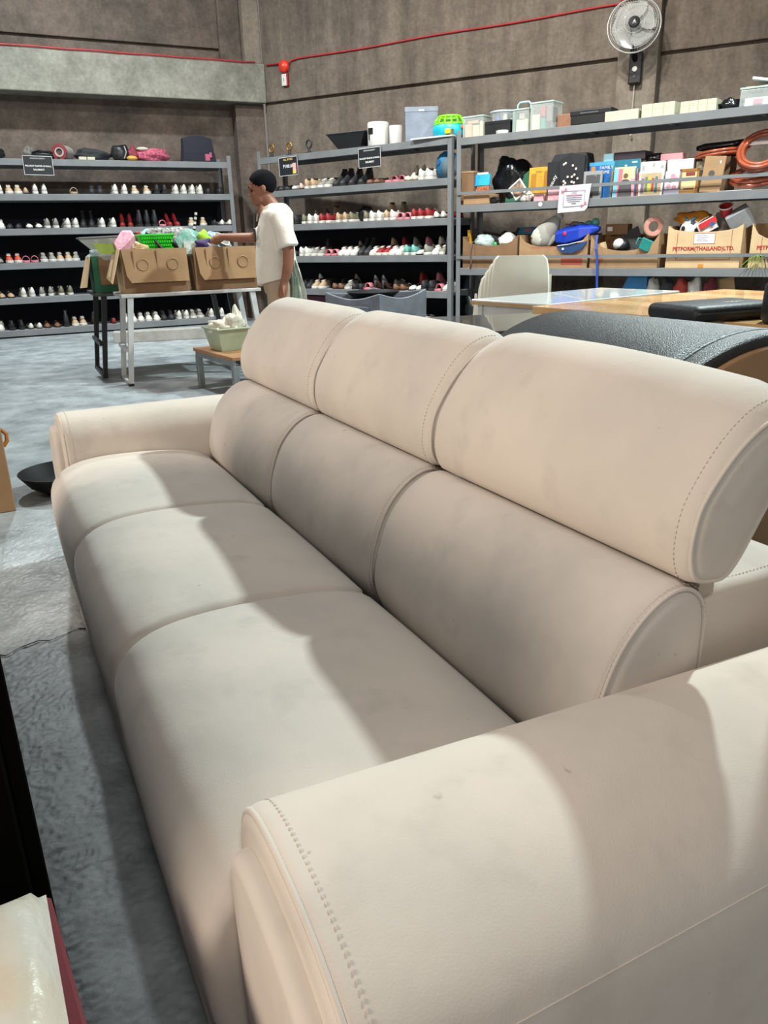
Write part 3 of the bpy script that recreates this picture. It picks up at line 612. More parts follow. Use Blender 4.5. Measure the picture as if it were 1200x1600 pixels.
part(t, 'loose_lid', MB().cbox(.06, 0, .19, .40, .26, .022, RY(R(12))), WHT, bevel=.004, seg=1)
# --- second level of the railed rack (books, bags)
Z2 = 1.392
def book(label, s, w, h, th, m, d=.1, rz=0., lean=.12, cover=None, name='book', cat='book', group='books on the railed rack', spine=None, extra=None):
    t = T(name, label, cat, FR, s, d, Z2, rz, group, RX(-lean) if lean else None)
    part(t, 'pages', MB().box(-w / 2 + .004, w / 2 - .004, .004, th - .004, .003, h - .004), WPAPER)
    part(t, 'cover', MB().box(-w / 2, w / 2, 0, .004, 0, h).box(-w / 2, w / 2, th - .004, th, 0, h).box(-w / 2, -w / 2 + .004, 0, th, 0, h), m)
    for p in (cover or []):
        x0, x1, z0, z1, c = p[:5]; part(t, p[5] if len(p) > 5 else 'print', MB().box(x0 * w, x1 * w, -.0012, 0, z0 * h, z1 * h), c if not isinstance(c, str) else col(c))
    if extra: extra(t, w, h)
    return t
def letters(t, txt, size, x, y, z, m, rotm=None, name='lettering', bold=0.):
    o = ob(name, text_mesh(txt, size, bold=bold), m, t); o.location = (x, y, z); o.rotation_euler = (rotm or RX(math.pi / 2)).to_euler(); return o
def open_carton(name, label, s, d, w, dp, h, m, scoop=.0, z=.738, rz=0., group='cartons on the railed rack', marks=None, inner=None):
    t = T(name, label, 'box', FR, s, d, z, rz, group); th = .006
    n = 13; top = [(-w / 2 + w * k / (n - 1), h - scoop * max(0, math.sin(math.pi * k / (n - 1))) ** .45) for k in range(n)]
    def wall(pts, y): return MB().loft([[(x, y, zz) for x, zz in pts], [(x, y + th, zz) for x, zz in pts]])
    part(t, 'front_wall', wall([(-w / 2, 0), (w / 2, 0)] + top[::-1], -dp / 2), m)
    part(t, 'back_wall', MB().box(-w / 2, w / 2, dp / 2 - th, dp / 2, 0, h), m)
    for x in (-w / 2, w / 2 - th): part(t, 'side_wall', MB().box(x, x + th, -dp / 2 + th, dp / 2 - th, 0, h), m)
    part(t, 'bottom', MB().box(-w / 2 + th, w / 2 - th, -dp / 2 + th, dp / 2 - th, 0, .008), m)
    for mk in marks or []:
        x0, x1, z0, z1, c, nm = mk; part(t, nm, MB().box(x0, x1, -dp / 2 - .0012, -dp / 2, z0, z1), col(c, .8))
    return t
t = T('carton', 'upright brown carton at the left end of the middle rack shelf', 'box', FR, .15, .2, Z2, .1); lid_box(t, .15, .28, .34, KRAFTD, KRAFT, .02)
solo('carton', MB().box(-.16, .16, -.12, .12, 0, .10), KRAFT, 'low brown carton lying under the blue packet', 'box', at(FR, .30, .14, Z2), rotz(FR), bevel=.004, seg=1)
t = T('card_pack', 'bright blue card pack leaning above an orange printed sleeve', 'packet', FR, .315, .10, Z2 + .115, 0, None, RX(-.15)); part(t, 'pack', MB().box(-.09, .09, 0, .03, .075, .19), col('2aa3dd', .4), bevel=.002, seg=1); part(t, 'backing_card', MB().box(-.09, .05, .031, .036, .02, .215), WPAPER); part(t, 'orange_print', MB().box(-.06, .09, -.002, .028, 0, .07), mat('orange_print', 'b5673a', .6, var=.4, scale=40), bevel=.003)
solo('rubbish_bag', lump(.225, .14, .26, 21, .13, 26, 18), BAGK, 'shiny stuffed black plastic bag on the middle rack shelf', 'bag', at(FR, .59, .30, Z2), rotz(FR), smooth=True)
solo('shoe_heel_cover', MB().ball((0, 0, .035), .07, .05, .035), BLK, 'small glossy black lump below the shiny plastic bag', 'ornament', at(FR, .49, .08, Z2), rotz(FR), smooth=True)
t = T('green_folder', 'dark green folder leaning behind the tilted picture frame', 'folder', FR, .76, .17, Z2, 0, None, RX(-.2)); part(t, 'cover', MB().add([(-.19, 0, 0), (.15, 0, 0), (.15, 0, .34), (.08, 0, .345), (-.19, 0, .12), (-.19, .02, 0), (.15, .02, 0), (.15, .02, .34), (.08, .02, .345), (-.19, .02, .12)], [(0, 1, 2, 3, 4), (9, 8, 7, 6, 5), (0, 5, 6, 1), (1, 6, 7, 2), (2, 7, 8, 3), (3, 8, 9, 4), (4, 9, 5, 0)]), col('14573a')); part(t, 'spine_strip', MB().box(-.185, .145, -.002, 0, .005, .02), col('0e3f2b'))
t = T('picture_frame', 'small cream framed picture tilted on its corner over the rail', 'picture', FR, .79, .03, Z2 + .125, 0, None, RX(-.12) @ RY(R(-38)))
fm = MB()
for x0, x1, z0, z1 in ((-.075, .075, .065, .078), (-.075, .075, -.078, -.065), (-.078, -.065, -.078, .078), (.065, .078, -.078, .078)): fm.box(x0, x1, 0, .014, z0, z1)
part(t, 'frame', fm, WPAPER); part(t, 'picture', MB().box(-.066, .066, .003, .008, -.066, .066), mat('picture_print', 'a8876e', .6, var=.45, scale=30, col2='33402f'))
t = T('yellow_box', 'mustard yellow printed box standing on the middle rack shelf', 'box', FR, .97, .14, Z2 + .08, 0, None, RX(-.06)); part(t, 'body', MB().box(-.115, .115, 0, .07, 0, .25), col('cf9a2d', .6), bevel=.003, seg=1)
for x0, x1, z0, z1 in ((-.04, .03, .20, .215), (.055, .09, .05, .21), (-.01, .03, .035, .05), (-.09, -.03, .06, .19)): part(t, 'print', MB().box(x0, x1, -.0012, 0, z0, z1), col('a9741c'))
solo('carton', MB().box(-.14, .14, -.01, .09, 0, .078), KRAFTD, 'low brown carton under the mustard yellow box', 'box', at(FR, .97, .15, Z2), rotz(FR), bevel=.003, seg=1)
solo('trinket_pile', lump(.07, .05, .055, 5, .3), mat('trinket_mixed', '8d7c70', .6, var=.5, scale=40, col2='d8d2cc'), 'small speckled trinket bundle left of the little pink box', 'bundle', at(FR, .89, .06, Z2), rotz(FR), smooth=True)
PINKB = mat('pink_card', 'd8a0a8', .7, var=.1, scale=50)
solo('pink_box', MB().box(-.055, .055, -.03, .03, 0, .065), PINKB, 'little pale pink box on the shelf under the yellow box', 'box', at(FR, 1.03, .06, Z2), rotz(FR), bevel=.002, seg=1)
solo('pink_box', MB().box(-.08, .08, -.04, .04, 0, .10), PINKB, 'larger pink box partly behind the paper notice', 'box', at(FR, 1.21, .07, Z2), rotz(FR), bevel=.002, seg=1)
t = T('floral_bag', 'black bag with white blossom print on the middle rack shelf', 'bag', FR, 1.30, .2, Z2); bgm = mat('bag_black_cloth', '14151a', .7)
part(t, 'body', MB().loft([[(x * k + o_, y * .11 * k + .0, zz) for x, y in ((-.21, -1), (.0, -1.25), (.21, -1), (.21, 1), (.0, 1.1), (-.21, 1))] for zz, k, o_ in ((0, .96, 0), (.10, 1.03, 0), (.26, 1.0, 0), (.37, .9, .01), (.43, .80, .02))]), bgm, bevel=.01); part(t, 'dark_panel', MB().box(-.2, -.06, -.135, -.12, .06, .36), bgm); 
random.seed(9)
part(t, 'folded_flap', MB().add([(-.06, -.16, .36), (.06, -.165, .43), (.20, -.14, .40), (.19, -.145, .09), (.04, -.17, .04), (-.04, -.165, .18), (-.06, -.13, .36), (.06, -.13, .43), (.20, -.12, .40), (.19, -.12, .09), (.04, -.13, .04), (-.04, -.13, .18)], [(0, 1, 2, 3, 4, 5), (11, 10, 9, 8, 7, 6)] + [(k, 6 + k, 6 + (k + 1) % 6, (k + 1) % 6) for k in range(6)]), bgm)
for k in range(16):
    x = random.choice([.0, .03, .06, .09, .13]) + random.uniform(-.015, .015); zz = .10 + k * .018 if k < 8 else random.uniform(.1, .36); part(t, 'blossom', MB().lathe([(.013, 0), (.011, .004)], 6, M=Matrix.Translation((x, -.168 + abs(x - .04) * .12, zz)) @ RX(math.pi / 2)), col('d9c7c0'))
letters(t, 'Beauty', .055, -.14, -.137, .17, WPAPER, RX(math.pi / 2) @ RZ(R(62)))
book('grey dvd-style case with silver border leaning before the blue game box', 1.59, .19, .25, .022, col('8b8d8c'), .04, 0, .08, [(-.36, .4, .08, .86, '4a4a4c'), (.1, .22, .8, .86, 'e6e4e2')])
t = book('tall blue game box with white lettering on the middle rack shelf', 1.65, .25, .33, .05, col('1e5fa3', .4), .10, 0, .06, [(-.5, .5, .9, 1, '3d93bf'), (.4, .5, 0, .9, '2a7f8a'), (-.42, -.26, .72, .88, 'd9772b')], 'game_box', 'box')
letters(t, 'FAMILY', .042, .05, -.0016, .275, WPAPER); letters(t, 'GAME', .04, .03, -.0016, .235, WPAPER)
solo('small_box', MB().box(-.05, .05, 0, .06, 0, .07), col('7fa9b5'), 'small teal and white box on top of the blue game box', 'box', at(FR, 1.70, .15, Z2 + .33), rotz(FR), bevel=.003, seg=1)
t = book('magazine cover with a figure in grey against pink and yellow', 1.91, .21, .265, .014, col('d8c59a'), .035, 0, .1, [(-.5, -.3, 0, .95, '6fb4cf'), (-.3, -.1, 0, .95, 'd96a7a'), (-.1, .28, .35, .95, 'e0c98f'), (.28, .5, 0, .6, 'd98f9a')], 'magazine')
part(t, 'figure_print', MB().add([(-.055, -.002, 0), (.085, -.002, 0), (.07, -.002, .13), (.03, -.002, .155), (-.01, -.002, .155), (-.045, -.002, .12), (-.055, -.001, 0), (.085, -.001, 0), (.07, -.001, .13), (.03, -.001, .155), (-.01, -.001, .155), (-.045, -.001, .12)], [(0, 1, 2, 3, 4, 5), (11, 10, 9, 8, 7, 6)]), col('4c474a')); part(t, 'head_print', MB().lathe([(.024, 0), (.024, .001)], 12, M=Matrix.Translation((.012, -.0016, .185)) @ RX(math.pi / 2)), col('6b4d42'))
for i, (c, s, h) in enumerate((('8f6e4a', 1.785, .24), ('3a6f86', 2.022, .25), ('b64a5c', 2.04, .2), ('c9c6bd', 2.058, .21))): book(f"thin {['brown', 'blue', 'crimson', 'grey'][i]} spine standing beside the figure magazine", s, .014, h, .16, col(c), .045, 0, 0)
book('flat teal box behind the figure magazine', 1.89, .26, .335, .06, col('1d6f86', .5), .13, 0, .03, [(.2, .4, .9, .94, 'cfe0e4'), (-.06, .02, .82, .86, 'e6e4e2')], 'teal_box', 'box')
solo('dark_box', MB().box(-.155, .155, -.1, .1, 0, .075), mat('aubergine_card', '352a33', .6), 'dark flat box lying across the teal box', 'box', at(FR, 1.90, .27, Z2 + .33), rotz(FR), bevel=.004, seg=1)
t = book('white picture book with a row of coloured figures on its cover', 2.17, .225, .295, .03, WPAPER, .04, 0, .08, [(-.44, .42, 0, .66, 'b3a183'), (-.44, -.32, .74, .9, '9a9a9c'), (.0, .1, .84, .95, '9a9a9c'), (.34, .46, .78, .88, '9a9a9c')])
for k, c in enumerate(('7a5f86', '5f7a4a', 'c9b23f', 'a8403c', '3f6f6a', 'c98f7a')): part(t, 'figure_print', MB().box(-.09 + k * .032, -.066 + k * .032, -.0024, -.0012, .02 + .015 * (k % 2), .15 + .012 * (k % 3)), col(c))
solo('black_wallet', lump(.09, .06, .05, 8, .15), mat('black_gloss', '141416', .3), 'black glossy pouch on top between the teal box and pink box', 'pouch', at(FR, 2.13, .24, Z2 + .285), rotz(FR), smooth=True)
solo('carton', MB().box(-.1, .1, -.08, .08, 0, .285), KRAFTD, 'brown carton standing behind the white picture book', 'box', at(FR, 2.16, .26, Z2), rotz(FR), bevel=.003, seg=1)
solo('white_box', MB().box(-.12, .12, 0, .1, 0, .30), WHT, 'tall white box behind the rose and gold frames', 'box', at(FR, 2.40, .13, Z2), rotz(FR), bevel=.003, seg=1)
solo('pink_box', MB().box(-.1, .1, -.05, .05, 0, .055), mat('pink_box_card', 'd98a8f', .6), 'flat pink box lying on top of the tall white box', 'box', at(FR, 2.31, .19, Z2 + .30), rotz(FR), bevel=.002, seg=1)
t = book('greeting card with pink roses on grey leaning behind the rail', 2.37, .145, .20, .012, col('c9c6cc'), .035, 0, .1, [(-.5, .5, 0, .22, '8a8796')], 'rose_card', 'card')
for x, zz in ((-.02, .12), (.03, .13), (.0, .155), (-.03, .07), (.02, .06)): part(t, 'rose_print', MB().lathe([(.022, 0), (.02, .0015)], 8, M=Matrix.Translation((x, -.001, zz)) @ RX(math.pi / 2)), col('cf8f9c'))
t = T('gold_frame', 'gold framed picture with brown print leaning behind the rail', 'picture', FR, 2.515, .035, Z2, 0, None, RX(-.1)); fm = MB()
for x0, x1, z0, z1 in ((-.088, .088, .185, .21), (-.088, .088, 0, .025), (-.09, -.066, 0, .21), (.066, .09, 0, .21)): fm.box(x0, x1, 0, .016, z0, z1)
part(t, 'frame', fm, mat('gilt', '9c6a2c', .45, .3), bevel=.002, seg=1); part(t, 'print', MB().box(-.068, .068, .004, .01, .02, .19), col('cbb789')); part(t, 'garland_print', MB().box(-.03, .05, .002, .004, .15, .18), col('7f2d22')); part(t, 'garland_print', MB().box(-.04, .05, .002, .004, .03, .045), col('8f4a2d'))
solo('book', MB().box(-.012, .012, 0, .15, 0, .19), col('3b2f2a'), 'thin dark book between the gold frame and kraft folder', 'book', at(FR, 2.615, .05, Z2), rotz(FR), bevel=.002, seg=1)
solo('printed_card', MB().box(-.05, .05, 0, .03, 0, .27), mat('print_mixed', 'b9a08a', .6, var=.4, scale=35, col2='4f6f5a'), 'floral printed card behind the kraft folder', 'card', at(FR, 2.59, .15, Z2), rotz(FR))
t = T('kraft_folder', 'tall kraft cardboard folder with a dark round seal', 'folder', FR, 2.71, .03, Z2, 0, None, RX(-.1) @ RY(R(4))); part(t, 'cover', MB().box(-.09, .09, 0, .025, 0, .30), KRAFT, bevel=.002, seg=1); part(t, 'seal', MB().lathe([(.027, 0), (.027, .0015)], 16, M=Matrix.Translation((-.01, 0, .155)) @ RX(math.pi / 2)), col('4a4a42')); part(t, 'sticker', MB().box(.045, .056, -.001, 0, .24, .262), WPAPER)
HOSE = mat('terracotta_hose', '9c4a2f', .25, var=.15, coat=.3)
def coil(name, label, s, d, z, rad, r, n, rot, m=HOSE, lab=True):
    t = T(name, label, 'hose', FR, s, d, z, 0, 'coiled hoses on the railed rack', rot)
    for k in range(n):
        part(t, 'loop', MB().tube([(math.cos(a) * (rad - (k % 2) * r * 1.6), math.sin(a) * (rad - (k % 2) * r * 1.6), (k // 2) * r * 1.9 + r) for a in [2 * math.pi * q / 28 for q in range(28)]], r, 8, closed=True), m, smooth=True)
    if lab:
        pts = [(math.cos(a) * rad * .93, math.sin(a) * rad * .93) for a in [R(20 + 14 * q) for q in range(11)]]
        part(t, 'paper_label', MB().prism(pts, (n // 2) * r * 1.2, (n // 2) * r * 1.2 + .003), mat('hose_label', 'a89c96', .5, trans=.2))
    part(t, 'binding', MB().tube([(rad * .80, -.01, -.005), (rad * 1.1, -.01, -.002), (rad * 1.1, -.01, n * r + .006), (rad * .8, -.01, n * r + .006)], .004, 6, closed=True), col('c9772f'))
    return t
coil('garden_hose', 'flat terracotta hose coil lying behind the kraft folder', 2.70, .27, Z2 + .30, .20, .014, 4, RY(R(-5)), lab=False)
solo('carton', MB().box(-.16, .16, -.12, .12, 0, .298), KRAFTD, 'dark brown carton carrying the flat hose coil', 'box', at(FR, 2.66, .33, Z2), rotz(FR), bevel=.003, seg=1)
solo('black_hose', MB().tube([(-.19, 0, .03), (-.12, 0, .034), (.0, 0, .036), (.12, 0, .042), (.21, 0, .055)], [.02, .034, .034, .03, .024], 12), mat('black_hose_gloss', '0d0e12', .2), 'black glossy hose laid on the flat terracotta coil', 'hose', at(FR, 2.70, .22, Z2 + .355), rotz(FR), smooth=True)
coil('garden_hose', 'large terracotta hose coil with label leaning at the right rack end', 3.10, .14, Z2 + .29, .19, .020, 4, RX(R(52)))
coil('garden_hose', 'lower terracotta hose coil with label resting on the shelf', 3.05, .24, Z2 + .085, .205, .020, 4, RX(R(20)))
solo('paper_sheet', MB().box(-.14, .14, -.06, .06, 0, .004), WPAPER, 'white sheet lying on the shelf under the hose coils', 'paper', at(FR, 2.93, .07, Z2), rotz(FR))
# --- notice and sticker on the railed rack, signs on the two shoe racks
t = T('paper_notice', 'white paper notice with pink bows taped over the rack rail', 'notice', FR, 1.445, -.03, 1.28, 0, None, RX(-.03)); LAV = mat('notice_lavender', 'cbc8d0', .7)
pw, ph = .325, .245
part(t, 'sheet', MB().add([(-pw / 2 - .01, 0, -.012), (pw / 2 - .045, -.006, .0), (pw / 2 - .02, -.002, .03), (pw / 2 + .005, 0, ph), (-pw / 2, 0, ph - .01), (-pw / 2 - .01, .002, -.012), (pw / 2 - .045, -.004, .0), (pw / 2 - .02, 0, .03), (pw / 2 + .005, .002, ph), (-pw / 2, .002, ph - .01)], [(0, 1, 2, 3, 4), (9, 8, 7, 6, 5), (0, 5, 6, 1), (1, 6, 7, 2), (2, 7, 8, 3), (3, 8, 9, 4), (4, 9, 5, 0)]), LAV)
fr_ = MB()
for x0, x1, z0, z1 in ((-.11, .11, .19, .193), (-.11, .11, .045, .048), (-.112, -.109, .045, .193), (.109, .112, .045, .193)): fr_.box(x0, x1, -.009, -.006, z0, z1)
part(t, 'border_print', fr_, col('8f8d9a'))
letters(t, 'NOTICE', .014, 0, -.0085, .170, col('6a4a52')); 
for k, (w_, c) in enumerate(((.17, 'b0506a'), (.16, '9a98a6'), (.16, '9a98a6'), (.13, '9a98a6'), (.05, '77757f'))): part(t, 'text_line', MB().box(-w_ / 2, w_ / 2, -.009, -.0065, .146 - k * .019, .151 - k * .019), col(c))
for x, zz in ((-.11, .195), (.105, .055)):
    for q in (-1, 1): part(t, 'bow_print', MB().prism([(0, 0), (q * .03, .018), (q * .033, -.014)], 0, .0015, Matrix.Translation((x, -.009, zz)) @ RX(math.pi / 2) @ RZ(.5)), col('b76a7c'))
solo('round_sticker', MB().lathe([(.022, 0), (.022, .002)], 18).xf(RX(math.pi / 2)), WPAPER, 'round white sticker on the shelf beam beside the notice', 'sticker', at(FR, 1.07, -.005, 1.36), rotz(FR))
SIGN = mat('sign_black', '1b1d20', .5); 
def sign(fr, s, z, w, h, label, lines, tilt=0.):
    t = T('sign_board', label, 'sign', fr, s, -.02, z, 0, 'black signs on the shoe racks', RY(tilt)); part(t, 'board', MB().box(-w / 2, w / 2, -.003, .003, -h / 2, h / 2), SIGN)
    b = MB()
    for x0, x1, z0, z1 in ((-w / 2, w / 2, h / 2 - .007, h / 2), (-w / 2, w / 2, -h / 2, -h / 2 + .006), (-w / 2, -w / 2 + .006, -h / 2, h / 2), (w / 2 - .006, w / 2, -h / 2, h / 2)): b.box(x0, x1, -.006, -.003, z0, z1)
    part(t, 'border', b, col('b9bcbc'))
    for txt, sz, zz, c in lines: letters(t, txt, sz, 0, -.0042, zz * h, col(c), bold=.0006)
    return t
SL = [('ANNOUNCEMENT', .020, .36, 'a9abab'), ('PALAGAY PLASTIK NI DALA,', .0235, -.03, 'e6e6e4'), ('SALAMAT!', .027, -.22, 'e6e6e4')]
sign(FL, .77, 2.005, .335, .215, 'black framed sign hanging on the left wall rack', SL, R(1))
sign(FR, -1.095, 1.955, .325, .21, 'black framed sign on the corner rack below the tapered tray', SL, R(-1))
t = sign(FR, -2.375, 1.95, .32, .215, 'black sign with yellow heading on the corner rack above the man', [('ALL SHOES', .032, .36, 'cfae5a'), ('P100.00', .055, 0, 'dfe3ea')], R(-1)); part(t, 'pink_tag', MB().box(.075, .13, -.006, -.003, -.09, .03), col('d9a7a0')); part(t, 'yellow_tag', MB().box(.075, .125, -.0075, -.006, -.09, -.05), col('d6c25a'))
# --- third level: cartons of toys
Z3 = .738
open_carton('carton', 'brown carton of plastic bags at the left end of the toy shelf', .475, .2, .67, .36, .33, KRAFTD, .10)
t = open_carton('carton', 'brown carton holding the grey plush seal and blue toy bag', 1.215, .2, .76, .36, .33, KRAFT, .13, marks=[(.10, .33, .03, .10, 'a34b3a', 'red_patch'), (-.25, .05, .20, .212, 'a8654a', 'faint_print')])
open_carton('carton', 'brown carton with black and teal bits left of the lettered carton', 1.965, .2, .68, .36, .31, KRAFT, .15, marks=[(-.3, -.2, .05, .10, 'a8654a', 'faint_print')])
t = open_carton('lettered_carton', 'tan carton with red company lettering and a white address label', 2.715, .2, .66, .38, .375, KRAFTL, .06, marks=[(-.24, -.236, .07, .31, 'a33a30', 'red_line'), (.24, .244, .07, .33, 'a33a30', 'red_line'), (-.24, .244, .07, .074, 'a33a30', 'red_line'), (-.09, .10, .212, .305, 'a33a30', 'label_border'), (-.03, .02, 0, .035, 'c8862d', 'orange_tape')])
part(t, 'address_label', MB().box(-.086, .096, -.1925, -.191, .216, .301), WPAPER)
for k in range(4): part(t, 'text_line', MB().box(-.06, .02 + .02 * (k % 2), -.1932, -.1925, .285 - k * .016, .289 - k * .016), col('8d8fa8'))
letters(t, 'PETFORM(THAILAND)LTD.', .046, 0, -.1918, .170, col('a8332c', .7), bold=.0012)
t2 = open_carton('lettered_carton', 'tan lettered carton of black wire cut off by the right picture edge', 3.45, .2, .66, .38, .375, KRAFTL, .16, marks=[(-.24, -.236, .07, .26, 'a33a30', 'red_line')]); letters(t2, 'PETFORM(THAILAND)LTD.', .046, 0, -.1918, .170, col('a8332c', .7), bold=.0012)
# contents
CB = mat('clear_bag', 'b3c4c2', .2, alpha=.75, bump=.9, bscale=20)
def put(name, mb, m, label, cat, s, d, z, rz=0., rot=None, **k):
    o = ob(name, mb, m, None, **k); o.location = at(FR, s, d, z); Mx = Matrix.Rotation(rotz(FR, rz), 4, 'Z')
    if rot: Mx = Mx @ rot
    o.rotation_euler = Mx.to_euler(); return tag(o, label, cat)
put('plastic_bag', lump(.12, .10, .085, 31, .2), CB, 'crumpled pale teal plastic bag in the leftmost toy carton', 'bag', .36, .13, Z3 + .19, smooth=True)
put('plastic_bag', lump(.09, .08, .08, 32, .25), mat('white_film', 'd7d7d4', .35, bump=.8, bscale=18), 'crumpled white plastic film in the leftmost toy carton', 'bag', .64, .12, Z3 + .20, smooth=True)
put('black_cloth', lump(.14, .10, .11, 33, .2), mat('black_cloth', '17171a', .9), 'dark cloth heap inside the leftmost toy carton', 'cloth', .50, .24, Z3 + .16, smooth=True)
put('green_bottle', MB().lathe([(.022, 0), (.024, .01), (.024, .08), (.01, .10)], 12), col('2f8a4a', .3), 'small green bottle poking over the leftmost toy carton', 'bottle', .525, .055, Z3 + .17, smooth=True)
put('yellow_bar', MB().box(-.02, .02, -.012, .012, 0, .24), col('c99a22', .5), 'yellow bar standing up at the left of the toy shelf', 'bar', .165, .16, Z3 + .16, 0, RY(R(-7)), bevel=.004)
put('carton_flap', MB().box(-.26, .1, -.09, .09, 0, .012), mat('olive_card', '77743a', .8), 'olive card lying across the leftmost toy carton', 'card', .52, .31, Z3 + .335, 0, RY(R(-12)))
put('string', MB().tube([(0, 0, 0), (-.02, -.05, .0), (-.03, -.07, -.10), (-.015, -.075, -.2), (-.025, -.075, -.28)], .007, 6), col('5a4a42', .8), 'brown string hanging over the guard rail of the toy shelf', 'string', .29, .05, Z3 + .27, smooth=True)
t = T('toy_pack', 'dark toy pack with blue and pink print behind the plush seal', 'toy', FR, .77, .33, Z3 + .335, .2, None, RX(R(30))); part(t, 'tray', MB().box(-.13, .13, -.08, .08, 0, .04), mat('dark_tray', '30343a', .4), bevel=.006); part(t, 'blue_print', MB().box(-.09, .1, -.06, .07, .04, .046), col('3f86a8')); part(t, 'pink_print', MB().box(-.03, .05, -.02, .03, .046, .05), col('c46a80'))
put('shelf_board', MB().box(-.22, .22, -.08, .08, 0, .012), mat('grey_board', '8a8b88', .6), 'grey board lying across the two left toy cartons', 'board', .70, .35, Z3 + .325, .2)
# plush seal
PL = mat('plush_grey', '9d9b93', .95, var=.1, bump=.3, bscale=120); PLW = mat('plush_white', 'c5c2b5', .95, bump=.3, bscale=120)
t = T('plush_seal', 'grey plush seal toy lying head down in a carton', 'toy', FR, .98, .15, Z3 + .21, 0, None, RZ(0) @ RY(R(38)))
part(t, 'body', MB().lathe([(.01, -.02), (.075, .0), (.115, .05), (.128, .11), (.12, .18), (.095, .25), (.065, .31), (.045, .35), (.03, .37)], 20).xf(Matrix.Diagonal((1, .8, 1, 1))), PL, smooth=True)
part(t, 'belly', MB().lathe([(.01, -.018), (.07, .002), (.108, .05), (.116, .11), (.10, .17), (.05, .20)], 20).xf(Matrix.Translation((-.012, -.012, 0)) @ Matrix.Diagonal((1, .8, 1, 1))), PLW, smooth=True)
part(t, 'tail', MB().ball((0, 0, .385), .05, .03, .035), PL, smooth=True); part(t, 'eye', MB().ball((-.075, -.085, .05), .009), BLK, smooth=True)
for q in (-1, 1): part(t, 'flipper', MB().ball((.11, -.05 * q, .16), .03, .012, .07), PL, smooth=True)
t = T('toy_bag', 'royal blue toy bag with a red dot lying over two cartons', 'bag', FR, 1.40, .13, Z3 + .215, 0, None, RY(R(-4))); BLU = col('1739a8', .35)
part(t, 'body', MB().loft([[(x, y * wy, zc + zz * hz) for y, zz in ((-1, -.6), (-1, .5), (-.5, 1), (.5, 1), (1, .5), (1, -.6), (0, -1))] for x, wy, hz, zc in ((-.17, .09, .07, .09), (-.05, .11, .10, .09), (.10, .11, .09, .11), (.22, .08, .05, .13), (.28, .03, .02, .14))]), BLU, bevel=.01); part(t, 'red_dot', MB().ball((-.05, -.112, .12), .02, .006, .02), col('d31f45', .4), smooth=True)
part(t, 'lower_pouch', MB().loft([[(x, -.10 + y * .03, z0 + zz * hz) for y, zz in ((-1, 0), (1, 0), (1, 1), (-1, 1))] for x, z0, hz in ((-.13, .0, .02), (-.08, -.06, .08), (.03, -.075, .09), (.14, -.04, .06), (.19, .015, .015))]), col('1f3f6e', .5)); part(t, 'trim', MB().tube([(-.12, -.135, .01), (.0, -.14, .015), (.16, -.135, .035)], .004, 6), WHT); part(t, 'badge', MB().lathe([(.012, 0), (.012, .004)], 12, M=Matrix.Translation((-.06, -.135, -.025)) @ RX(math.pi / 2)), WHT)
for k, s in enumerate((1.53, 1.60)): put('teal_ball', MB().ball((0, 0, .042), .042), col('5fa79b', .5), f"{['left', 'right'][k]} teal ball resting on the blue toy bag", 'ball', s, .17, Z3 + .37 + .02 * k, smooth=True)
put('trinket_pile', lump(.10, .05, .03, 41, .3), mat('trinket_dark', '5c5458', .6, var=.5, scale=40, col2='a58f8a'), 'heap of mixed small trinkets left of the teal balls', 'bundle', 1.38, .19, Z3 + .385, smooth=True)
put('small_carton', MB().box(-.11, .11, -.09, .09, 0, .10), KRAFTD, 'small brown carton with a white tag behind the teal balls', 'box', 1.80, .30, Z3 + .31, .1, bevel=.004)
put('white_tag', MB().box(-.025, .025, -.003, 0, 0, .04), WPAPER, 'white price tag on the small brown carton', 'tag', 1.745, .20, Z3 + .345, .1)
put('folded_board', MB().box(-.09, .09, -.008, .008, 0, .30), mat('charcoal_board', '3a3b3e', .7), 'charcoal board leaning in the third toy carton', 'board', 2.05, .19, Z3 + .08, .0, RX(R(-12)) @ RY(R(-24)))
put('tan_block', MB().box(-.035, .035, -.03, .03, 0, .11), KRAFTL, 'tan block leaning in the third toy carton', 'block', 1.735, .11, Z3 + .13, 0, RY(R(-18)), bevel=.003)
t = T('black_white_ball', 'black and white ball half hidden in the third toy carton', 'ball', FR, 1.90, .15, Z3 + .13); part(t, 'ball', MB().ball((0, 0, .07), .075), BLK, smooth=True); part(t, 'white_patch', MB().ball((-.02, -.03, .09), .06, .055, .055), WHT, smooth=True)
t = T('tape_roll', 'roll of pinkish tape standing on the third toy carton', 'tape', FR, 2.20, .13, Z3 + .375, 0, None, RZ(R(25)) @ RX(math.pi / 2)); part(t, 'roll', MB().lathe([(.092, -.035), (.092, .035), (.045, .036), (.045, -.036), (.092, -.035)], 24, cap=False), mat('tape_tan', 'a08a6d', .5), smooth=True, auto=40); part(t, 'face_ring', MB().lathe([(.082, .036), (.084, .039), (.05, .039), (.048, .036)], 24, cap=False), col('cf8f84')); part(t, 'core', MB().lathe([(.045, -.034), (.045, .034)], 20, cap=False), col('d8c8b6'))
put('support_box', MB().box(-.10, .10, -.06, .06, 0, .26), mat('dark_grey_box', '2c2d2f', .8), 'dark box under the tape roll', 'box', 2.20, .22, Z3 + .01, 0)
t = T('teal_mug', 'teal square mug hanging over the front of the third toy carton', 'mug', FR, 2.15, .04, Z3 + .16, R(20), None, RY(R(24))); TE = col('1f7f78', .35); part(t, 'cup', MB().loft([[(-.05, -.045, 0), (.05, -.045, 0), (.05, .045, 0), (-.05, .045, 0)], [(-.06, -.05, .11), (.06, -.05, .11), (.06, .05, .11), (-.06, .05, .11)]]), TE, bevel=.01); part(t, 'handle', MB().tube([(-.055, 0, .09), (-.09, 0, .085), (-.09, 0, .03), (-.052, 0, .02)], .008, 8), TE, smooth=True)
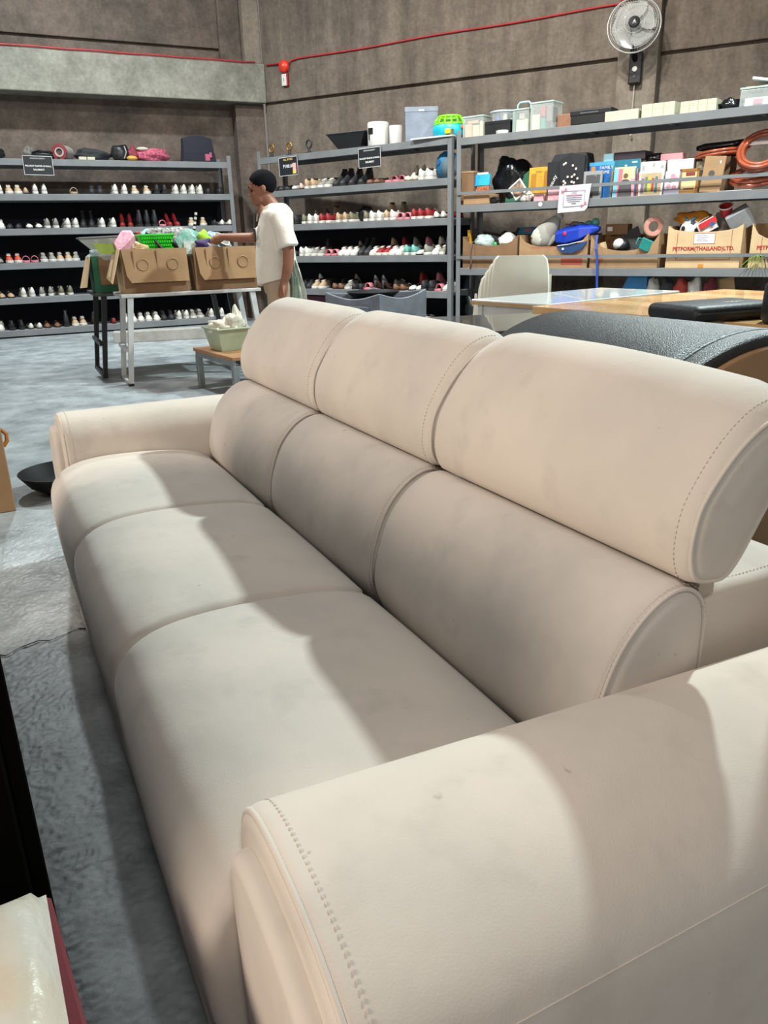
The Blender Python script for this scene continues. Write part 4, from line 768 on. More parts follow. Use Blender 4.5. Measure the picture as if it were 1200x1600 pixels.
put('red_clip', MB().box(-.015, .015, -.01, .01, 0, .07), col('9c1f2c', .4), 'red clip beside the teal mug', 'clip', 2.255, .06, Z3 + .22, 0, RY(.5), bevel=.004)
t = T('lanyard', 'blue strap hanging from the third toy carton down past the shelf', 'strap', FR, 1.70, -.02, .45); part(t, 'strap', MB().loft([[(x - .012, y, z), (x + .012, y, z), (x + .012, y - .003, z), (x - .012, y - .003, z)] for x, y, z in ((-.02, .06, .60), (-.01, .03, .55), (.0, -.01, .47), (.02, -.012, .40), (.03, -.014, .28), (.045, -.014, .05), (.045, -.014, -.05))]), col('1c3f8f', .6)); part(t, 'clip', MB().box(.03, .06, -.025, -.01, -.09, -.05), STEEL)
t = T('football', 'black and white football in the lettered carton', 'ball', FR, 2.555, .15, Z3 + .25); part(t, 'ball', MB().ball((0, 0, .08), .105), WHT, smooth=True)
for dx, dz in ((-.05, .10), (.03, .15), (.0, .03), (.07, .08), (-.08, .02)):
    n_ = Vector((dx, -math.sqrt(max(0, .105 ** 2 - dx ** 2 - (dz - .08) ** 2)), dz - .08)); part(t, 'black_patch', MB().lathe([(.026, 0), (.024, .003)], 5, M=Matrix.Translation(n_ * 1.0 + Vector((0, 0, .08))) @ n_.to_track_quat('Z', 'Y').to_matrix().to_4x4()), BLK)
put('purple_ball', MB().ball((0, 0, .08), .09), mat('purple_foil', '4a2a3a', .3), 'dark purple ball behind the football', 'ball', 2.49, .27, Z3 + .26, smooth=True)
t = T('sports_shirt', 'orange folded shirt with blue collar on top of the lettered carton', 'shirt', FR, 2.55, .22, Z3 + .40, 0, None, RX(R(20))); part(t, 'body', lump(.17, .10, .055, 44, .15), col('d5861f', .8), smooth=True); part(t, 'collar', MB().tube([(-.05, -.09, .08), (.0, -.115, .045), (.05, -.09, .085)], .012, 6), col('2d6f92')); part(t, 'edge_stripe', MB().tube([(.06, -.10, .02), (.11, -.09, .06), (.15, -.06, .075)], .006, 6), WHT)
put('medicine_packet', MB().box(-.08, .08, -.02, .02, 0, .11), WPAPER, 'white packet with red band in the lettered carton', 'packet', 2.74, .08, Z3 + .315, 0, RY(R(-28)), bevel=.002)
bpy.data.objects[-1] if False else None
t = T('red_packet', 'red sachet lying on the white packet in the lettered carton', 'packet', FR, 2.735, .055, Z3 + .37, 0, None, RY(R(-28))); part(t, 'sachet', MB().box(-.08, .08, -.008, .0, 0, .05), col('c5202a', .4)); part(t, 'blue_logo', MB().lathe([(.018, 0), (.018, .002)], 12, M=Matrix.Translation((.03, -.008, .0)) @ RX(math.pi / 2)), col('2f4f8f'))
t = T('paper_cup', 'red and white paper cup lying in the lettered carton', 'cup', FR, 2.85, .16, Z3 + .46, 0, None, RX(R(35))); part(t, 'cup', MB().lathe([(.045, 0), (.06, .09), (.055, .09), (.04, .01)], 18), col('b3242c', .5), smooth=True, auto=40); part(t, 'rim', MB().tube([(math.cos(2 * math.pi * k / 20) * .06, math.sin(2 * math.pi * k / 20) * .06, .09) for k in range(20)], .006, 6, closed=True), WHT)
put('grey_film_bag', lump(.10, .08, .11, 47, .2), mat('grey_film', '8d8782', .35, bump=.8, bscale=15), 'grey translucent bag behind the white packet', 'bag', 2.79, .25, Z3 + .27, smooth=True)
t = T('grey_box', 'grey oblong box sticking up from the lettered carton', 'box', FR, 2.99, .16, Z3 + .34, R(15), None, RY(R(-30)) @ RX(R(15))); part(t, 'body', MB().box(-.075, .12, -.09, .09, 0, .16), GREYP, bevel=.003, seg=1); part(t, 'white_end', MB().box(-.08, -.074, -.08, .08, .01, .15), WPAPER)
t = T('wire_tangle', 'tangle of looped black wire in the right-hand lettered carton', 'wire', FR, 3.36, .12, Z3 + .33)
for k in range(9): part(t, 'wire_loop', MB().tube([(math.cos(a) * (.10 + .01 * k) * .8, -.03 + .02 * math.sin(3 * a + k), math.sin(a) * (.11 + .006 * k) * (.5 if math.sin(a) < 0 else 1)) for a in [2 * math.pi * q / 22 for q in range(22)]], .0055, 6, closed=True).xf(Matrix.Translation((.01 * k, .018 * k, 0)) @ RY(.25 * k)), BLK, smooth=True)
GR = col('6f9a2f', .6)
t = T('green_twine', 'green twine tuft tied on the lower guard rail', 'twine', FR, 3.20, -.025, .80)
for k in range(8): part(t, 'strand', MB().tube([(0, 0, .05), (.02 * (k - 3), -.015, .02 + .01 * (k % 3)), (.035 * (k - 3.5), -.02, -.04 - .015 * (k % 4))], .0035, 5), GR if k < 6 else BLK)
# --- low level, seen over the tables
Z4 = .12
t = T('shopping_bag', 'blue shopping bag standing on the low shelf behind the white table', 'bag', FR, 2.05, .16, Z4); part(t, 'body', MB().loft([[(-.14, -.08, 0), (.14, -.08, 0), (.14, .08, 0), (-.14, .08, 0)], [(-.15, -.07, .3), (.15, -.07, .3), (.15, .07, .3), (-.15, .07, .3)], [(-.05, -.02, .55), (.13, -.02, .56), (.13, .03, .56), (-.05, .03, .55)]]), col('1d6fa5', .5)); part(t, 'handle', MB().tube([(-.02, 0, .54), (.04, 0, .60), (.10, 0, .55)], .008, 6), col('1d6fa5', .5))
for k in range(5):
    random.seed(80 + k); c = ('c7c7c2', '3a3a3e', 'b5493f', 'd9d6cf', '6f2a30')[k]; put('folded_cloth', lump(.065, .08, .12, 80 + k, .15), col(c, .9), f"{['pale grey', 'charcoal', 'red', 'white', 'dark red'][k]} cloth bundle heaped on the low shelf", 'cloth', 2.24 + .135 * k, .16, Z4 + .312, 0, smooth=True)
put('cloth_crate', MB().box(-.31, .31, -.15, .15, 0, .31), KRAFTD, 'brown crate carrying the cloth bundles on the low shelf', 'crate', 2.52, .2, Z4, bevel=.006)
put('tan_board', MB().box(-.12, .12, -.01, .01, 0, .52), KRAFT, 'tan board leaning on the low shelf right of the cloths', 'board', 2.95, .25, Z4, 0, RY(R(-12)))
put('black_bag', lump(.16, .12, .20, 91, .2), BAGK, 'crumpled black bag on the low shelf behind the white chairs', 'bag', .98, .2, Z4 + .0, smooth=True)
put('fan_motor', lump(.10, .09, .17, 92, .25), mat('dark_metal', '2d3032', .4, .5), 'dark metal appliance at the left end of the low shelf', 'appliance', .20, .16, Z4, smooth=True)
# --- top of the left-hand rack
def putL(name, mb, m, label, cat, s, d, z, rz=0., rot=None, **k):
    o = ob(name, mb, m, None, **k); o.location = at(FL, s, d, z); Mx = Matrix.Rotation(rotz(FL, rz), 4, 'Z')
    if rot: Mx = Mx @ rot
    o.rotation_euler = Mx.to_euler(); return tag(o, label, cat)
ZT = 2.083
putL('dark_pouch', lump(.10, .08, .07, 101, .2), BLK, 'dark pouch at the left picture edge on the left rack', 'pouch', .32, .15, ZT, smooth=True)
putL('grey_pouch', lump(.06, .06, .08, 102, .25), mat('grey_mesh_bag', '6e6a66', .8), 'small grey mesh bag left of the black sling bag', 'pouch', .70, .24, ZT, smooth=True)
t = T('sling_bag', 'flat black sling bag on top of the left rack', 'bag', FL, .87, .16, ZT); part(t, 'body', MB().ball((0, 0, .055), .15, .09, .055), BLK, smooth=True); part(t, 'strap', MB().tube([(-.13, -.02, .08), (-.05, -.09, .10), (.06, -.09, .09), (.14, -.02, .06)], .01, 6), BLK, smooth=True)
t = T('rolled_mat', 'rolled grey mat with a red end lying on the left rack', 'mat', FL, 1.10, .2, ZT + .088, R(-25)); part(t, 'roll', MB().lathe([(.088, -.13), (.088, .13)], 20).xf(RX(math.pi / 2)), mat('mat_grey', '8f8a86', .9), smooth=True, auto=40); part(t, 'red_end', MB().lathe([(.092, .128), (.092, .15), (.058, .152), (.05, .13)], 20).xf(RX(math.pi / 2)), col('7d2a2e', .7), smooth=True, auto=40); part(t, 'inner_layer', MB().lathe([(.058, .12), (.058, .146), (.04, .146), (.038, .12)], 20).xf(RX(math.pi / 2)), mat('mat_pale', 'b5aca6', .9)); part(t, 'core', MB().lathe([(.038, .125), (.001, .126)], 20, cap=False).xf(RX(math.pi / 2)), BLK); part(t, 'strap_end', MB().box(-.012, .012, -.2, -.19, -.19, -.06), BLK)
for k in range(2): putL('pale_block', MB().box(-.045, .045, -.03, .03, 0, .035), CREAM, f"{['left', 'right'][k]} small cream block on the left rack top", 'block', 1.30 + .10 * k, .07, ZT, bevel=.004)
putL('dark_jacket', lump(.20, .12, .085, 104, .2), mat('jacket_dark', '23272a', .85), 'dark folded jacket lying on top of the left rack', 'jacket', 1.44, .24, ZT, smooth=True)
t = T('black_handbag', 'black handbag with pale strap on top of the left rack', 'bag', FL, 1.79, .18, ZT); part(t, 'body', lump(.12, .08, .11, 105, .12), BLK, smooth=True); part(t, 'strap', MB().tube([(.02, -.08, .03), (.05, -.10, .10), (.04, -.06, .17)], .008, 6), col('9a9a9c'))
putL('red_purse', lump(.09, .07, .09, 106, .2), col('7d2233', .7), 'dark red purse beside the pink floral bag', 'purse', 1.93, .18, ZT, smooth=True)
putL('yellow_purse', MB().ball((0, 0, .03), .07, .05, .03), col('c99a3a', .6), 'small yellow purse below the dark red purse', 'purse', 1.90, .07, ZT, smooth=True)
putL('floral_bag', lump(.22, .11, .085, 107, .2), mat('pink_floral', 'c9607a', .8, var=.3, scale=45, col2='6f2f3f'), 'soft pink floral bag lying on top of the left rack', 'bag', 2.17, .18, ZT, smooth=True)
putL('white_pouch', MB().ball((0, 0, .03), .08, .04, .025), col('b9b4a6', .7), 'pale pouch on top of the pink floral bag', 'pouch', 2.06, .16, ZT + .12, smooth=True)
t = T('tote_bag', 'large navy tote bag standing at the right end of the left rack', 'bag', FL, 2.78, .2, ZT); NV = mat('navy_cloth', '151826', .85); part(t, 'body', MB().loft([[(x * k, y * dk, z + (.03 * (1 - (x / .2) ** 2) if z > .25 else 0)) for x, y in ((-.22, -1), (-.11, -1.1), (0, -1.15), (.11, -1.1), (.22, -1), (.22, 1), (.11, 1.1), (0, 1.1), (-.11, 1.1), (-.22, 1))] for z, k, dk in ((0, 1, .10), (.12, .93, .09), (.24, .88, .06), (.30, .9, .035))]), NV, bevel=.006); part(t, 'pink_tag', MB().box(.07, .13, -.115, -.105, .02, .10), col('a8536c', .8)); part(t, 'pink_tag', MB().box(.13, .16, -.11, -.10, .06, .12), col('a8536c', .8))
for k, (s, c) in enumerate(((-1.31, 'dark'), (-.2, 'blue'))):
    if k == 0: put('dark_handbag', lump(.11, .08, .10, 120, .1), BLK, "square black handbag on the corner rack's third shelf", 'bag', -1.36, .22, 1.27, smooth=True)
    else:
        t = T('blue_backpack', "round blue bag with grey mesh at the right end of the corner rack's second shelf", 'bag', FR, -.17, .2, 1.68); part(t, 'body', MB().ball((0, 0, .145), .14, .13, .145), col('1a6f9c', .6), smooth=True); part(t, 'mesh_pocket', MB().ball((.06, -.05, .12), .10, .10, .12), mat('mesh_grey', '5a6a72', .8), smooth=True); part(t, 'logo', MB().lathe([(.03, 0), (.03, .003)], 12, M=Matrix.Translation((-.05, -.125, .17)) @ RX(R(80))), col('12486a'))
# ------------------------------------------------------------------ wall fittings
REDC = mat('red_cable', 'b5202a', .5); random.seed(2)
pts = [wat(s, -.012, 3.325 + .006 * math.sin(s * 3.1) + .009 * s) for s in [.06 + k * .12 for k in range(39)]]
pts += [wat(4.73, -.02, 3.365), wat(4.74, -.142, 3.366), wat(4.95, -.145, 3.37), wat(5.16, -.142, 3.37), wat(5.18, -.02, 3.372)] + [wat(5.2 + k * .3, -.012, 3.375) for k in range(12)]
pts = [wat(.02, -.012, 3.312), wat(.3, -.03, 3.305), wat(.38, -.03, 3.29), wat(.44, -.02, 3.325)] + pts[4:]
solo('red_cable', MB().tube(pts, .010, 6), REDC, 'red cable clipped along the right concrete wall and across the pier', 'cable', smooth=True)
solo('red_cable', MB().tube([at(FL, -1.5 + k * .2, .292, 3.338 + .003 * math.sin(k * 1.7)) for k in range(27)], .009, 6), REDC, 'red cable running along the top edge of the left beam', 'cable', smooth=True)
t = thing('alarm_bell', 'round orange-red alarm bell on the right wall near the corner', 'alarm', wat(.32, -.0, 3.262), WRZ); AR = mat('alarm_red', 'd8361f', .35)
part(t, 'backplate', MB().box(-.05, .05, -.03, -.002, -.06, .06), AR, bevel=.004); part(t, 'gong', MB().lathe([(.078, .03), (.076, .05), (.055, .072), (.02, .08), (.012, .086)], 24).xf(RX(math.pi / 2)), AR, smooth=True, auto=45); part(t, 'conduit', MB().tube([(.02, -.02, -.05), (.025, -.02, -.09)], .01, 6), REDC)
t = thing('call_point', 'white call point in a red surround below the alarm bell', 'switch', wat(.32, 0, 3.105), WRZ); part(t, 'surround', MB().box(-.045, .05, -.035, -.002, -.075, .075), mat('deep_red', '9a2226', .5), bevel=.004); part(t, 'white_cover', MB().box(-.045, .03, -.042, -.034, -.07, .07), WHT, bevel=.003); part(t, 'indicator', MB().box(-.015, -.003, -.045, -.042, -.02, .02), col('8f8f8f'))
# wall fan
fp = Vector(wat(4.95, -.40, 3.07)); frz = math.atan2(-fp.y, -fp.x) + math.pi / 2
t = thing('wall_fan', 'round clear-caged wall fan with black hub mounted on the pier', 'fan', wat(4.95, -.13, 2.70), 0)
Q = Matrix.Translation(fp - Vector(wat(4.95, -.13, 2.70))) @ RZ(frz) @ RX(R(-9))
CAGE = mat('cage_clear', 'c3c5c2', .25, var=.03, alpha=.7); BLADE = mat('blade_translucent', 'c3c5c2', .12, alpha=.45, var=.05)
def fanpart(nm, b, m, parent=None, **k): b.xf(Q); return ob(nm, b, m, parent or t, **k)
fr_ = .262
rim = MB().tube([(math.cos(a) * fr_, 0, math.sin(a) * fr_) for a in [2 * math.pi * k / 48 for k in range(48)]], .0065, 8, closed=True)
cg = fanpart('cage_rim', rim, CAGE, smooth=True)
for rr, yy, th in ((.235, -.045, .0022), (.19, -.065, .002), (.10, -.078, .002), (.235, .05, .0022), (.15, .075, .002)):
    fanpart('cage_ring', MB().tube([(math.cos(a) * rr, yy, math.sin(a) * rr) for a in [2 * math.pi * k / 40 for k in range(40)]], th, 6, closed=True), CAGE, cg, smooth=True)
w_ = MB()
for k in range(56):
    a = 2 * math.pi * k / 56; c, s = math.cos(a), math.sin(a)
    w_.tube([(c * .055, -.08, s * .055), (c * .16, -.072, s * .16), (c * .225, -.05, s * .225), (c * fr_, 0, s * fr_), (c * .23, .052, s * .23), (c * .10, .08, s * .10)], .0011, 4)
fanpart('cage_wires', w_, CAGE, cg)
bl = []
for k in range(5):
    b = MB(); n = 8; secs = []
    for j in range(n):
        rr = .045 + .175 * j / (n - 1); half = R(24 + 14 * math.sin(math.pi * j / (n - 1) * .8)); a0 = 2 * math.pi * k / 5 + .35 * j / (n - 1)
        top = []; bot = []
        for q in range(6):
            aa = a0 - half + 2 * half * q / 5; yy = -.015 + .05 * (q / 5 - .5); top.append((math.cos(aa) * rr, yy, math.sin(aa) * rr)); bot.append((math.cos(aa) * rr, yy + .003, math.sin(aa) * rr))
        secs.append(top + bot[::-1])
    fanpart('blade', b.loft(secs), BLADE, smooth=True, auto=50)
hb = fanpart('hub_cap', MB().lathe([(.056, .060), (.056, .082), (.050, .090), (.02, .093)], 28).xf(RX(math.pi / 2)), mat('hub_black', '08090a', .5, spec=.2), smooth=True, auto=45)
fanpart('logo', MB().prism([(-.016, -.006), (.016, -.006), (.002, .022)], 0, .001, Matrix.Translation((0, -.0935, 0)) @ RX(math.pi / 2)), col('b9bcbc'), hb); fanpart('logo', MB().box(-.022, .022, -.0945, -.0925, -.018, -.013), col('8f9292'), hb)
fanpart('motor', MB().lathe([(.03, -.02), (.062, .06), (.066, .12), (.05, .17), (.02, .18)], 20).xf(RX(-math.pi / 2)), BLK, smooth=True, auto=45)
part(t, 'arm', MB().tube([(0, -.06, .08), (-.04, -.12, .22), (-.05, -.20, .34)], [.035, .03, .028], 10).xf(RZ(WRZ)), BLK, smooth=True)
mt = part(t, 'control_box', MB().box(-.065, .065, -.085, -.002, -.14, .16).xf(RZ(WRZ)), BLK, bevel=.014); ob('dial', MB().lathe([(.026, 0), (.026, .012), (.018, .015)], 18, M=RZ(WRZ) @ Matrix.Translation((0, -.085, .0)) @ RX(math.pi / 2)), WHT, mt, smooth=True, auto=45); ob('dial', MB().lathe([(.014, 0), (.014, .01)], 12, M=RZ(WRZ) @ Matrix.Translation((0, -.085, -.07)) @ RX(math.pi / 2)), mat('dial_grey', '4a4c4e', .4), mt)
cd_ = part(t, 'pull_cord', MB().tube([(0, -.05, -.14), (-.005, -.05, -.4), (0, -.05, -.62)], .0035, 5).xf(RZ(WRZ)), col('cfcabf')); ob('bead', MB().ball((0, 0, 0), .014).xf(RZ(WRZ) @ Matrix.Translation((0, -.05, -.63))), col('d9cdb8'), cd_, smooth=True)
# ------------------------------------------------------------------ white and black legged tables with donation cartons
TP = Vector((-1.99, 6.19, 0)); TA = math.atan2(.42, .908)
def tl(x, y, z): v = RZ(TA) @ Vector((x, y, z)) + TP; return tuple(v)
WM = mat('white_metal', 'c6c8c8', .4, .1); WTOP = mat('table_top_white', 'b9bab9', .4); BM = mat('black_metal', '121314', .45)
def trestle(name, label, x, y, L, D_, H_, m, mtop, shelf=True):
    t = thing(name, label, 'table', tl(x, y, 0), TA)
    part(t, 'table_top', MB().box(0, L, 0, D_, H_ - .025, H_), mtop, bevel=.003, seg=1)
    for e, sx in ((0, 1), (1, -1)):
        x0 = L if e else 0; fx = x0 - sx * .01; tx = x0 + sx * .07
        for y0 in (.03, D_ - .03): part(t, 'leg', MB().loft([[(fx - .018, y0 - .02, 0), (fx + .018, y0 - .02, 0), (fx + .018, y0 + .02, 0), (fx - .018, y0 + .02, 0)], [(tx - .022, y0 - .02, H_ - .025), (tx + .022, y0 - .02, H_ - .025), (tx + .022, y0 + .02, H_ - .025), (tx - .022, y0 + .02, H_ - .025)]]), m)
        part(t, 'foot_bar', MB().box(fx - .018, fx + .018, .03, D_ - .03, .006, .03), m); part(t, 'side_bar', MB().box((fx + tx) / 2 - .03 * sx - .016, (fx + tx) / 2 - .03 * sx + .016, .04, D_ - .04, .27, .30), m)
        for y0 in (.03, D_ - .03): part(t, 'rubber_foot', MB().box(fx - .02, fx + .02, y0 - .024, y0 + .024, 0, .02), BLK)
    return t
trestle('trestle_table', 'narrow white metal-legged table carrying two open cartons', 0, 0, 1.12, .50, .71, WM, WTOP)
trestle('trestle_table', 'black-legged table standing behind the white-legged table', -.14, .53, 1.2, .70, .70, BM, mat('table_top_dark', '3a3a3a', .5))
def flap_box(label, x, y, w, d, h, front_drop, left_flap, seed, z=.712):
    t = thing('open_carton', label, 'box', tl(x, y, z), TA, 'open cartons of second-hand goods'); th = .006
    part(t, 'front_wall', MB().box(0, w, 0, th, 0, h), KRAFTD); part(t, 'back_wall', MB().box(0, w, d - th, d, 0, h), KRAFT); part(t, 'side_wall', MB().box(0, th, th, d - th, 0, h), KRAFTL); part(t, 'side_wall', MB().box(w - th, w, th, d - th, 0, h), KRAFT); part(t, 'bottom', MB().box(th, w - th, th, d - th, 0, .008), KRAFT)
    fl_ = part(t, 'front_flap', MB().add([(0, -.012, h), (w, -.012, h), (w, -.03, h - front_drop), (.05, -.034, h - front_drop), (.02, -.03, h - front_drop * .8), (0, -.004, h), (w, -.004, h), (w, -.022, h - front_drop), (.05, -.026, h - front_drop), (.02, -.022, h - front_drop * .8)], [(0, 1, 2, 3, 4), (9, 8, 7, 6, 5), (0, 5, 6, 1), (1, 6, 7, 2), (2, 7, 8, 3), (3, 8, 9, 4), (4, 9, 5, 0)]), KRAFT)
    for fx in (.30, .76):
        c = Vector((fx * w, -.022, h - front_drop * .47)); ob('hand_hole_disc', MB().lathe([(.046, 0), (.046, .006), (.041, .010), (.037, .005)], 22, M=Matrix.Translation(c) @ RX(math.pi / 2)), KRAFT, fl_, smooth=True, auto=40)
    for fx in (.16, .52): ob('crease', MB().box(fx * w, fx * w + .002, -.0255, -.008, h - front_drop * .7, h - .012), KRAFTD, fl_)
    if left_flap: part(t, 'side_flap', MB().add([(-.01, .0, h), (-.01, d - .02, h), (-.09, d - .03, h - .22), (-.10, -.05, h - .25), (-.004, .0, h), (-.004, d - .02, h), (-.084, d - .03, h - .22), (-.094, -.05, h - .25)], [(0, 1, 2, 3), (7, 6, 5, 4), (0, 4, 5, 1), (1, 5, 6, 2), (2, 6, 7, 3), (3, 7, 4, 0)]), KRAFTL)
    part(t, 'right_flap', MB().box(w + .002, w + .008, .02, d - .02, h - .22, h - .002), KRAFTD)
    return t
flap_box('open brown carton with a green basket at the left of the white table', .05, .08, .50, .42, .33, .25, True, 1)
flap_box('open brown carton beside the man at the right of the white table', .615, .06, .50, .42, .33, .25, False, 2)
t = thing('open_carton', 'green and brown open carton standing on the black table', 'box', tl(-.12, .62, .702), TA, 'open cartons of second-hand goods'); GRN = col('1f5f40', .7)
part(t, 'front_wall', MB().box(0, .34, 0, .006, 0, .29), GRN); part(t, 'brown_liner', MB().box(.05, .34, -.008, -.001, .06, .285), KRAFTD); part(t, 'back_wall', MB().box(0, .34, .324, .33, 0, .29), GRN); part(t, 'side_wall', MB().box(0, .006, .006, .324, 0, .29), GRN); part(t, 'side_wall', MB().box(.334, .34, .006, .324, 0, .29), GRN); part(t, 'bottom', MB().box(.006, .334, .006, .324, 0, .008), GRN)
part(t, 'side_flap', MB().add([(-.005, .0, .29), (-.005, .32, .29), (-.09, .30, .03), (-.07, -.08, .05), (-.012, .0, .29), (-.012, .32, .29), (-.098, .30, .03), (-.078, -.08, .05)], [(0, 1, 2, 3), (7, 6, 5, 4), (0, 4, 5, 1), (1, 5, 6, 2), (2, 6, 7, 3), (3, 7, 4, 0)]), KRAFTL)
def putT(name, mb, m, label, cat, x, y, z, rz=0., rot=None, **k):
    o = ob(name, mb, m, None, **k); o.location = tl(x, y, z); Mx = RZ(TA + rz)
    if rot: Mx = Mx @ rot
    o.rotation_euler = Mx.to_euler(); return tag(o, label, cat)
ZB = .712 + .31
t = thing('shopping_bag', 'open olive and clear shopping bag leaning out of the left cartons', 'bag', tl(.02, .40, ZB - .06), TA)
part(t, 'film', MB().loft([[(x0, -.12, z0), (x1, -.10, z0 + .01), (x1, .10, z0 + .01), (x0, .12, z0)] for x0, x1, z0 in ((-.06, .13, 0), (-.14, .15, .08), (-.24, .12, .17))], cap=False), mat('film_grey', '9a9d94', .25, alpha=.6), smooth=True); part(t, 'olive_panel', MB().add([(-.10, -.125, .05), (.13, -.11, .04), (.14, -.105, .12), (-.15, -.125, .13), (-.10, -.115, .05), (.13, -.10, .04), (.14, -.095, .12), (-.15, -.115, .13)], [(0, 1, 2, 3), (7, 6, 5, 4), (0, 4, 5, 1), (1, 5, 6, 2), (2, 6, 7, 3), (3, 7, 4, 0)]), mat('olive_print', '7f8f3a', .4))
part(t, 'rim', MB().tube([(-.24, -.12, .17), (.12, -.10, .18), (.12, .10, .18), (-.24, .12, .17)], .008, 6, closed=True), col('6f6a6c', .5))
putT('green_fringe', lump(.09, .07, .06, 201, .3), col('bcd8dc', .5), 'pale blue crumpled wrapping in the green carton', 'wrapping', -.02, .72, .95, smooth=True)
t = thing('pink_toy', 'pink patterned toy sticking up from the left carton', 'toy', tl(.13, .30, ZB - .03), TA); PKT = mat('pink_pattern', 'e39ab8', .5, var=.2, scale=60, col2='f0d0dc'); part(t, 'body', MB().loft([[(-.07, -.03, 0), (.07, -.03, 0), (.07, .03, 0), (-.07, .03, 0)], [(-.10, -.03, .10), (.08, -.03, .12), (.08, .03, .12), (-.10, .03, .10)], [(-.02, -.02, .19), (.05, -.02, .19), (.05, .02, .19), (-.02, .02, .19)]]), PKT, bevel=.01); part(t, 'ribbon', MB().tube([(.04, -.04, .08), (.08, -.06, .02), (.05, -.07, -.02), (.09, -.07, -.05)], .014, 6), col('efe3e6', .6))
putT('blue_spatula', MB().tube([(0, 0, 0), (.05, 0, .08), (.10, 0, .15)], [.016, .02, .014], 8), col('7fb2d9', .4), 'light blue spatula pointing up beside the green basket', 'spatula', .19, .26, ZB + .01, smooth=True)
putT('beige_toy', lump(.06, .05, .05, 203, .2), col('d6b98a', .6), 'small beige toy in front of the light blue spatula', 'toy', .215, .17, ZB - .02, smooth=True)
t = thing('woven_basket', 'bright green woven plastic basket in the left carton', 'basket', tl(.345, .25, ZB - .03), TA); GB = mat('basket_green', '25c21d', .35); part(t, 'wall', frustum(.23, .16, .27, .2, .15, .012), GB)
wv = MB()
for r_ in range(5):
    for k in range(13): wv.cbox(-.11 + k * .018 + (r_ % 2) * .009, -.089 - r_ * .004, .02 + r_ * .027, .014, .012, .018)
stuff(part(t, 'weave', wv, GB)); part(t, 'rim', MB().tube([(-.135, -.1, .15), (.135, -.1, .15), (.135, .1, .15), (-.135, .1, .15)], .01, 6, closed=True), GB)
t = thing('black_sandal', 'black sandal with pale insole leaning on the green basket', 'shoe', tl(.345, .16, ZB + .035), TA + .3); part(t, 'sole', MB().prism(outline(1.0), 0, .018).xf(RY(R(60)) @ RZ(R(60))), BLK, bevel=.003, seg=1); part(t, 'insole', MB().prism(outline(.6), .018, .022).xf(RY(R(60)) @ RZ(R(60))), col('4a3532', .7))
putT('black_brush', MB().tube([(-.05, 0, .08), (0, 0, .03), (.06, 0, -.05)], [.016, .024, .018], 8), BLK, 'black brush handle lying before the teal plastic bag', 'brush', .46, .17, ZB + .045, smooth=True)
putT('red_bottle', MB().lathe([(.022, 0), (.024, .01), (.022, .045), (.012, .05)], 12), col('b52438', .4), 'small red bottle behind the green basket', 'bottle', .24, .38, ZB + .10, smooth=True, auto=40)
putT('polka_scarf', lump(.26, .09, .075, 205, .16, 24, 14), mat('polka_black', '17171a', .8, var=.2, scale=70, col2='b9b9b4'), 'black scarf with white dots heaped behind the basket', 'scarf', .50, .40, ZB + .045, smooth=True)
t = thing('striped_wand', 'black and white striped wand standing up from the cartons', 'wand', tl(.70, .42, ZB + .13), TA); 
for k in range(9):
    a, b_ = Vector((.004 * k, 0, .018 * k)), Vector((.004 * (k + 1), 0, .018 * (k + 1))); part(t, 'stripe', MB().tube([a, b_], .011, 8), BLK if k % 2 else WHT)
t = thing('plastic_bag', 'pale teal clear plastic bag folded over the carton edge', 'bag', tl(.57, .20, ZB - .04), TA); part(t, 'film', MB().loft([[(x0, -.03, z0), ((x0 + x1) / 2, -.06, z0), (x1, -.03, z0), (x1, .03, z0), (x0, .03, z0)] for x0, x1, z0 in ((-.12, .12, 0), (-.13, .14, .06), (-.06, .15, .13), (-.02, .12, .17), (.0, .06, .20))]), mat('film_teal', 'b5d6cd', .18, var=.3, scale=18, trans=.3, bump=.9, bscale=22, col2='5fae9c'), smooth=True); part(t, 'teal_card', MB().box(-.11, .0, -.045, -.035, -.01, .05), col('1f8f80', .5)); part(t, 'pale_sheet', MB().box(-.02, .10, -.062, -.055, .01, .11), mat('film_pale', 'c9d3cc', .2, bump=.9, bscale=25))
putT('lime_shirt', lump(.08, .09, .075, 207, .15), col('8fb52a', .8), 'lime green cloth at the left of the right-hand carton', 'cloth', .72, .22, ZB + .01, smooth=True)
putT('purple_cloth', lump(.07, .05, .05, 208, .2), col('3a2a5c', .8), 'dark purple cloth before the lime green cloth', 'cloth', .71, .12, ZB - .01, smooth=True)
t = thing('hand_mirror', 'light blue-grey oval iron tipped up in the right-hand carton', 'appliance', tl(.86, .20, ZB + .06), TA, None, ); t.rotation_euler = (RZ(TA) @ RY(R(35)) @ RX(R(50))).to_euler(); part(t, 'body', MB().ball((0, 0, 0), .125, .06, .035), col('8fa6b3', .4), smooth=True); part(t, 'disc', MB().lathe([(.05, .018), (.05, .034), (.045, .036)], 20).xf(Matrix.Diagonal((1.3, .8, 1, 1))), col('8d857c', .5), smooth=True, auto=40); part(t, 'rim', MB().tube([(math.cos(a) * .07, math.sin(a) * .043, .034) for a in [2 * math.pi * k / 20 for k in range(20)]], .006, 6, closed=True), WHT)
putT('white_bits', lump(.05, .04, .04, 209, .3), WHT, 'small white plastic piece beside the blue-grey iron', 'toy', .775, .10, ZB - .01, smooth=True)
for i, (x, y, w, d, h) in enumerate(((.075, .11, .45, .36, .27), (.64, .09, .45, .36, .27))): stuff(putT('filling', MB().box(0, w, 0, d, 0, h).mesh('fill', bevel=.02), mat('filling_mixed', '4a4644', .9, var=.5, scale=20), f"mixed second-hand goods filling the {['left', 'right'][i]} brown carton", 'goods', x, y, .722))
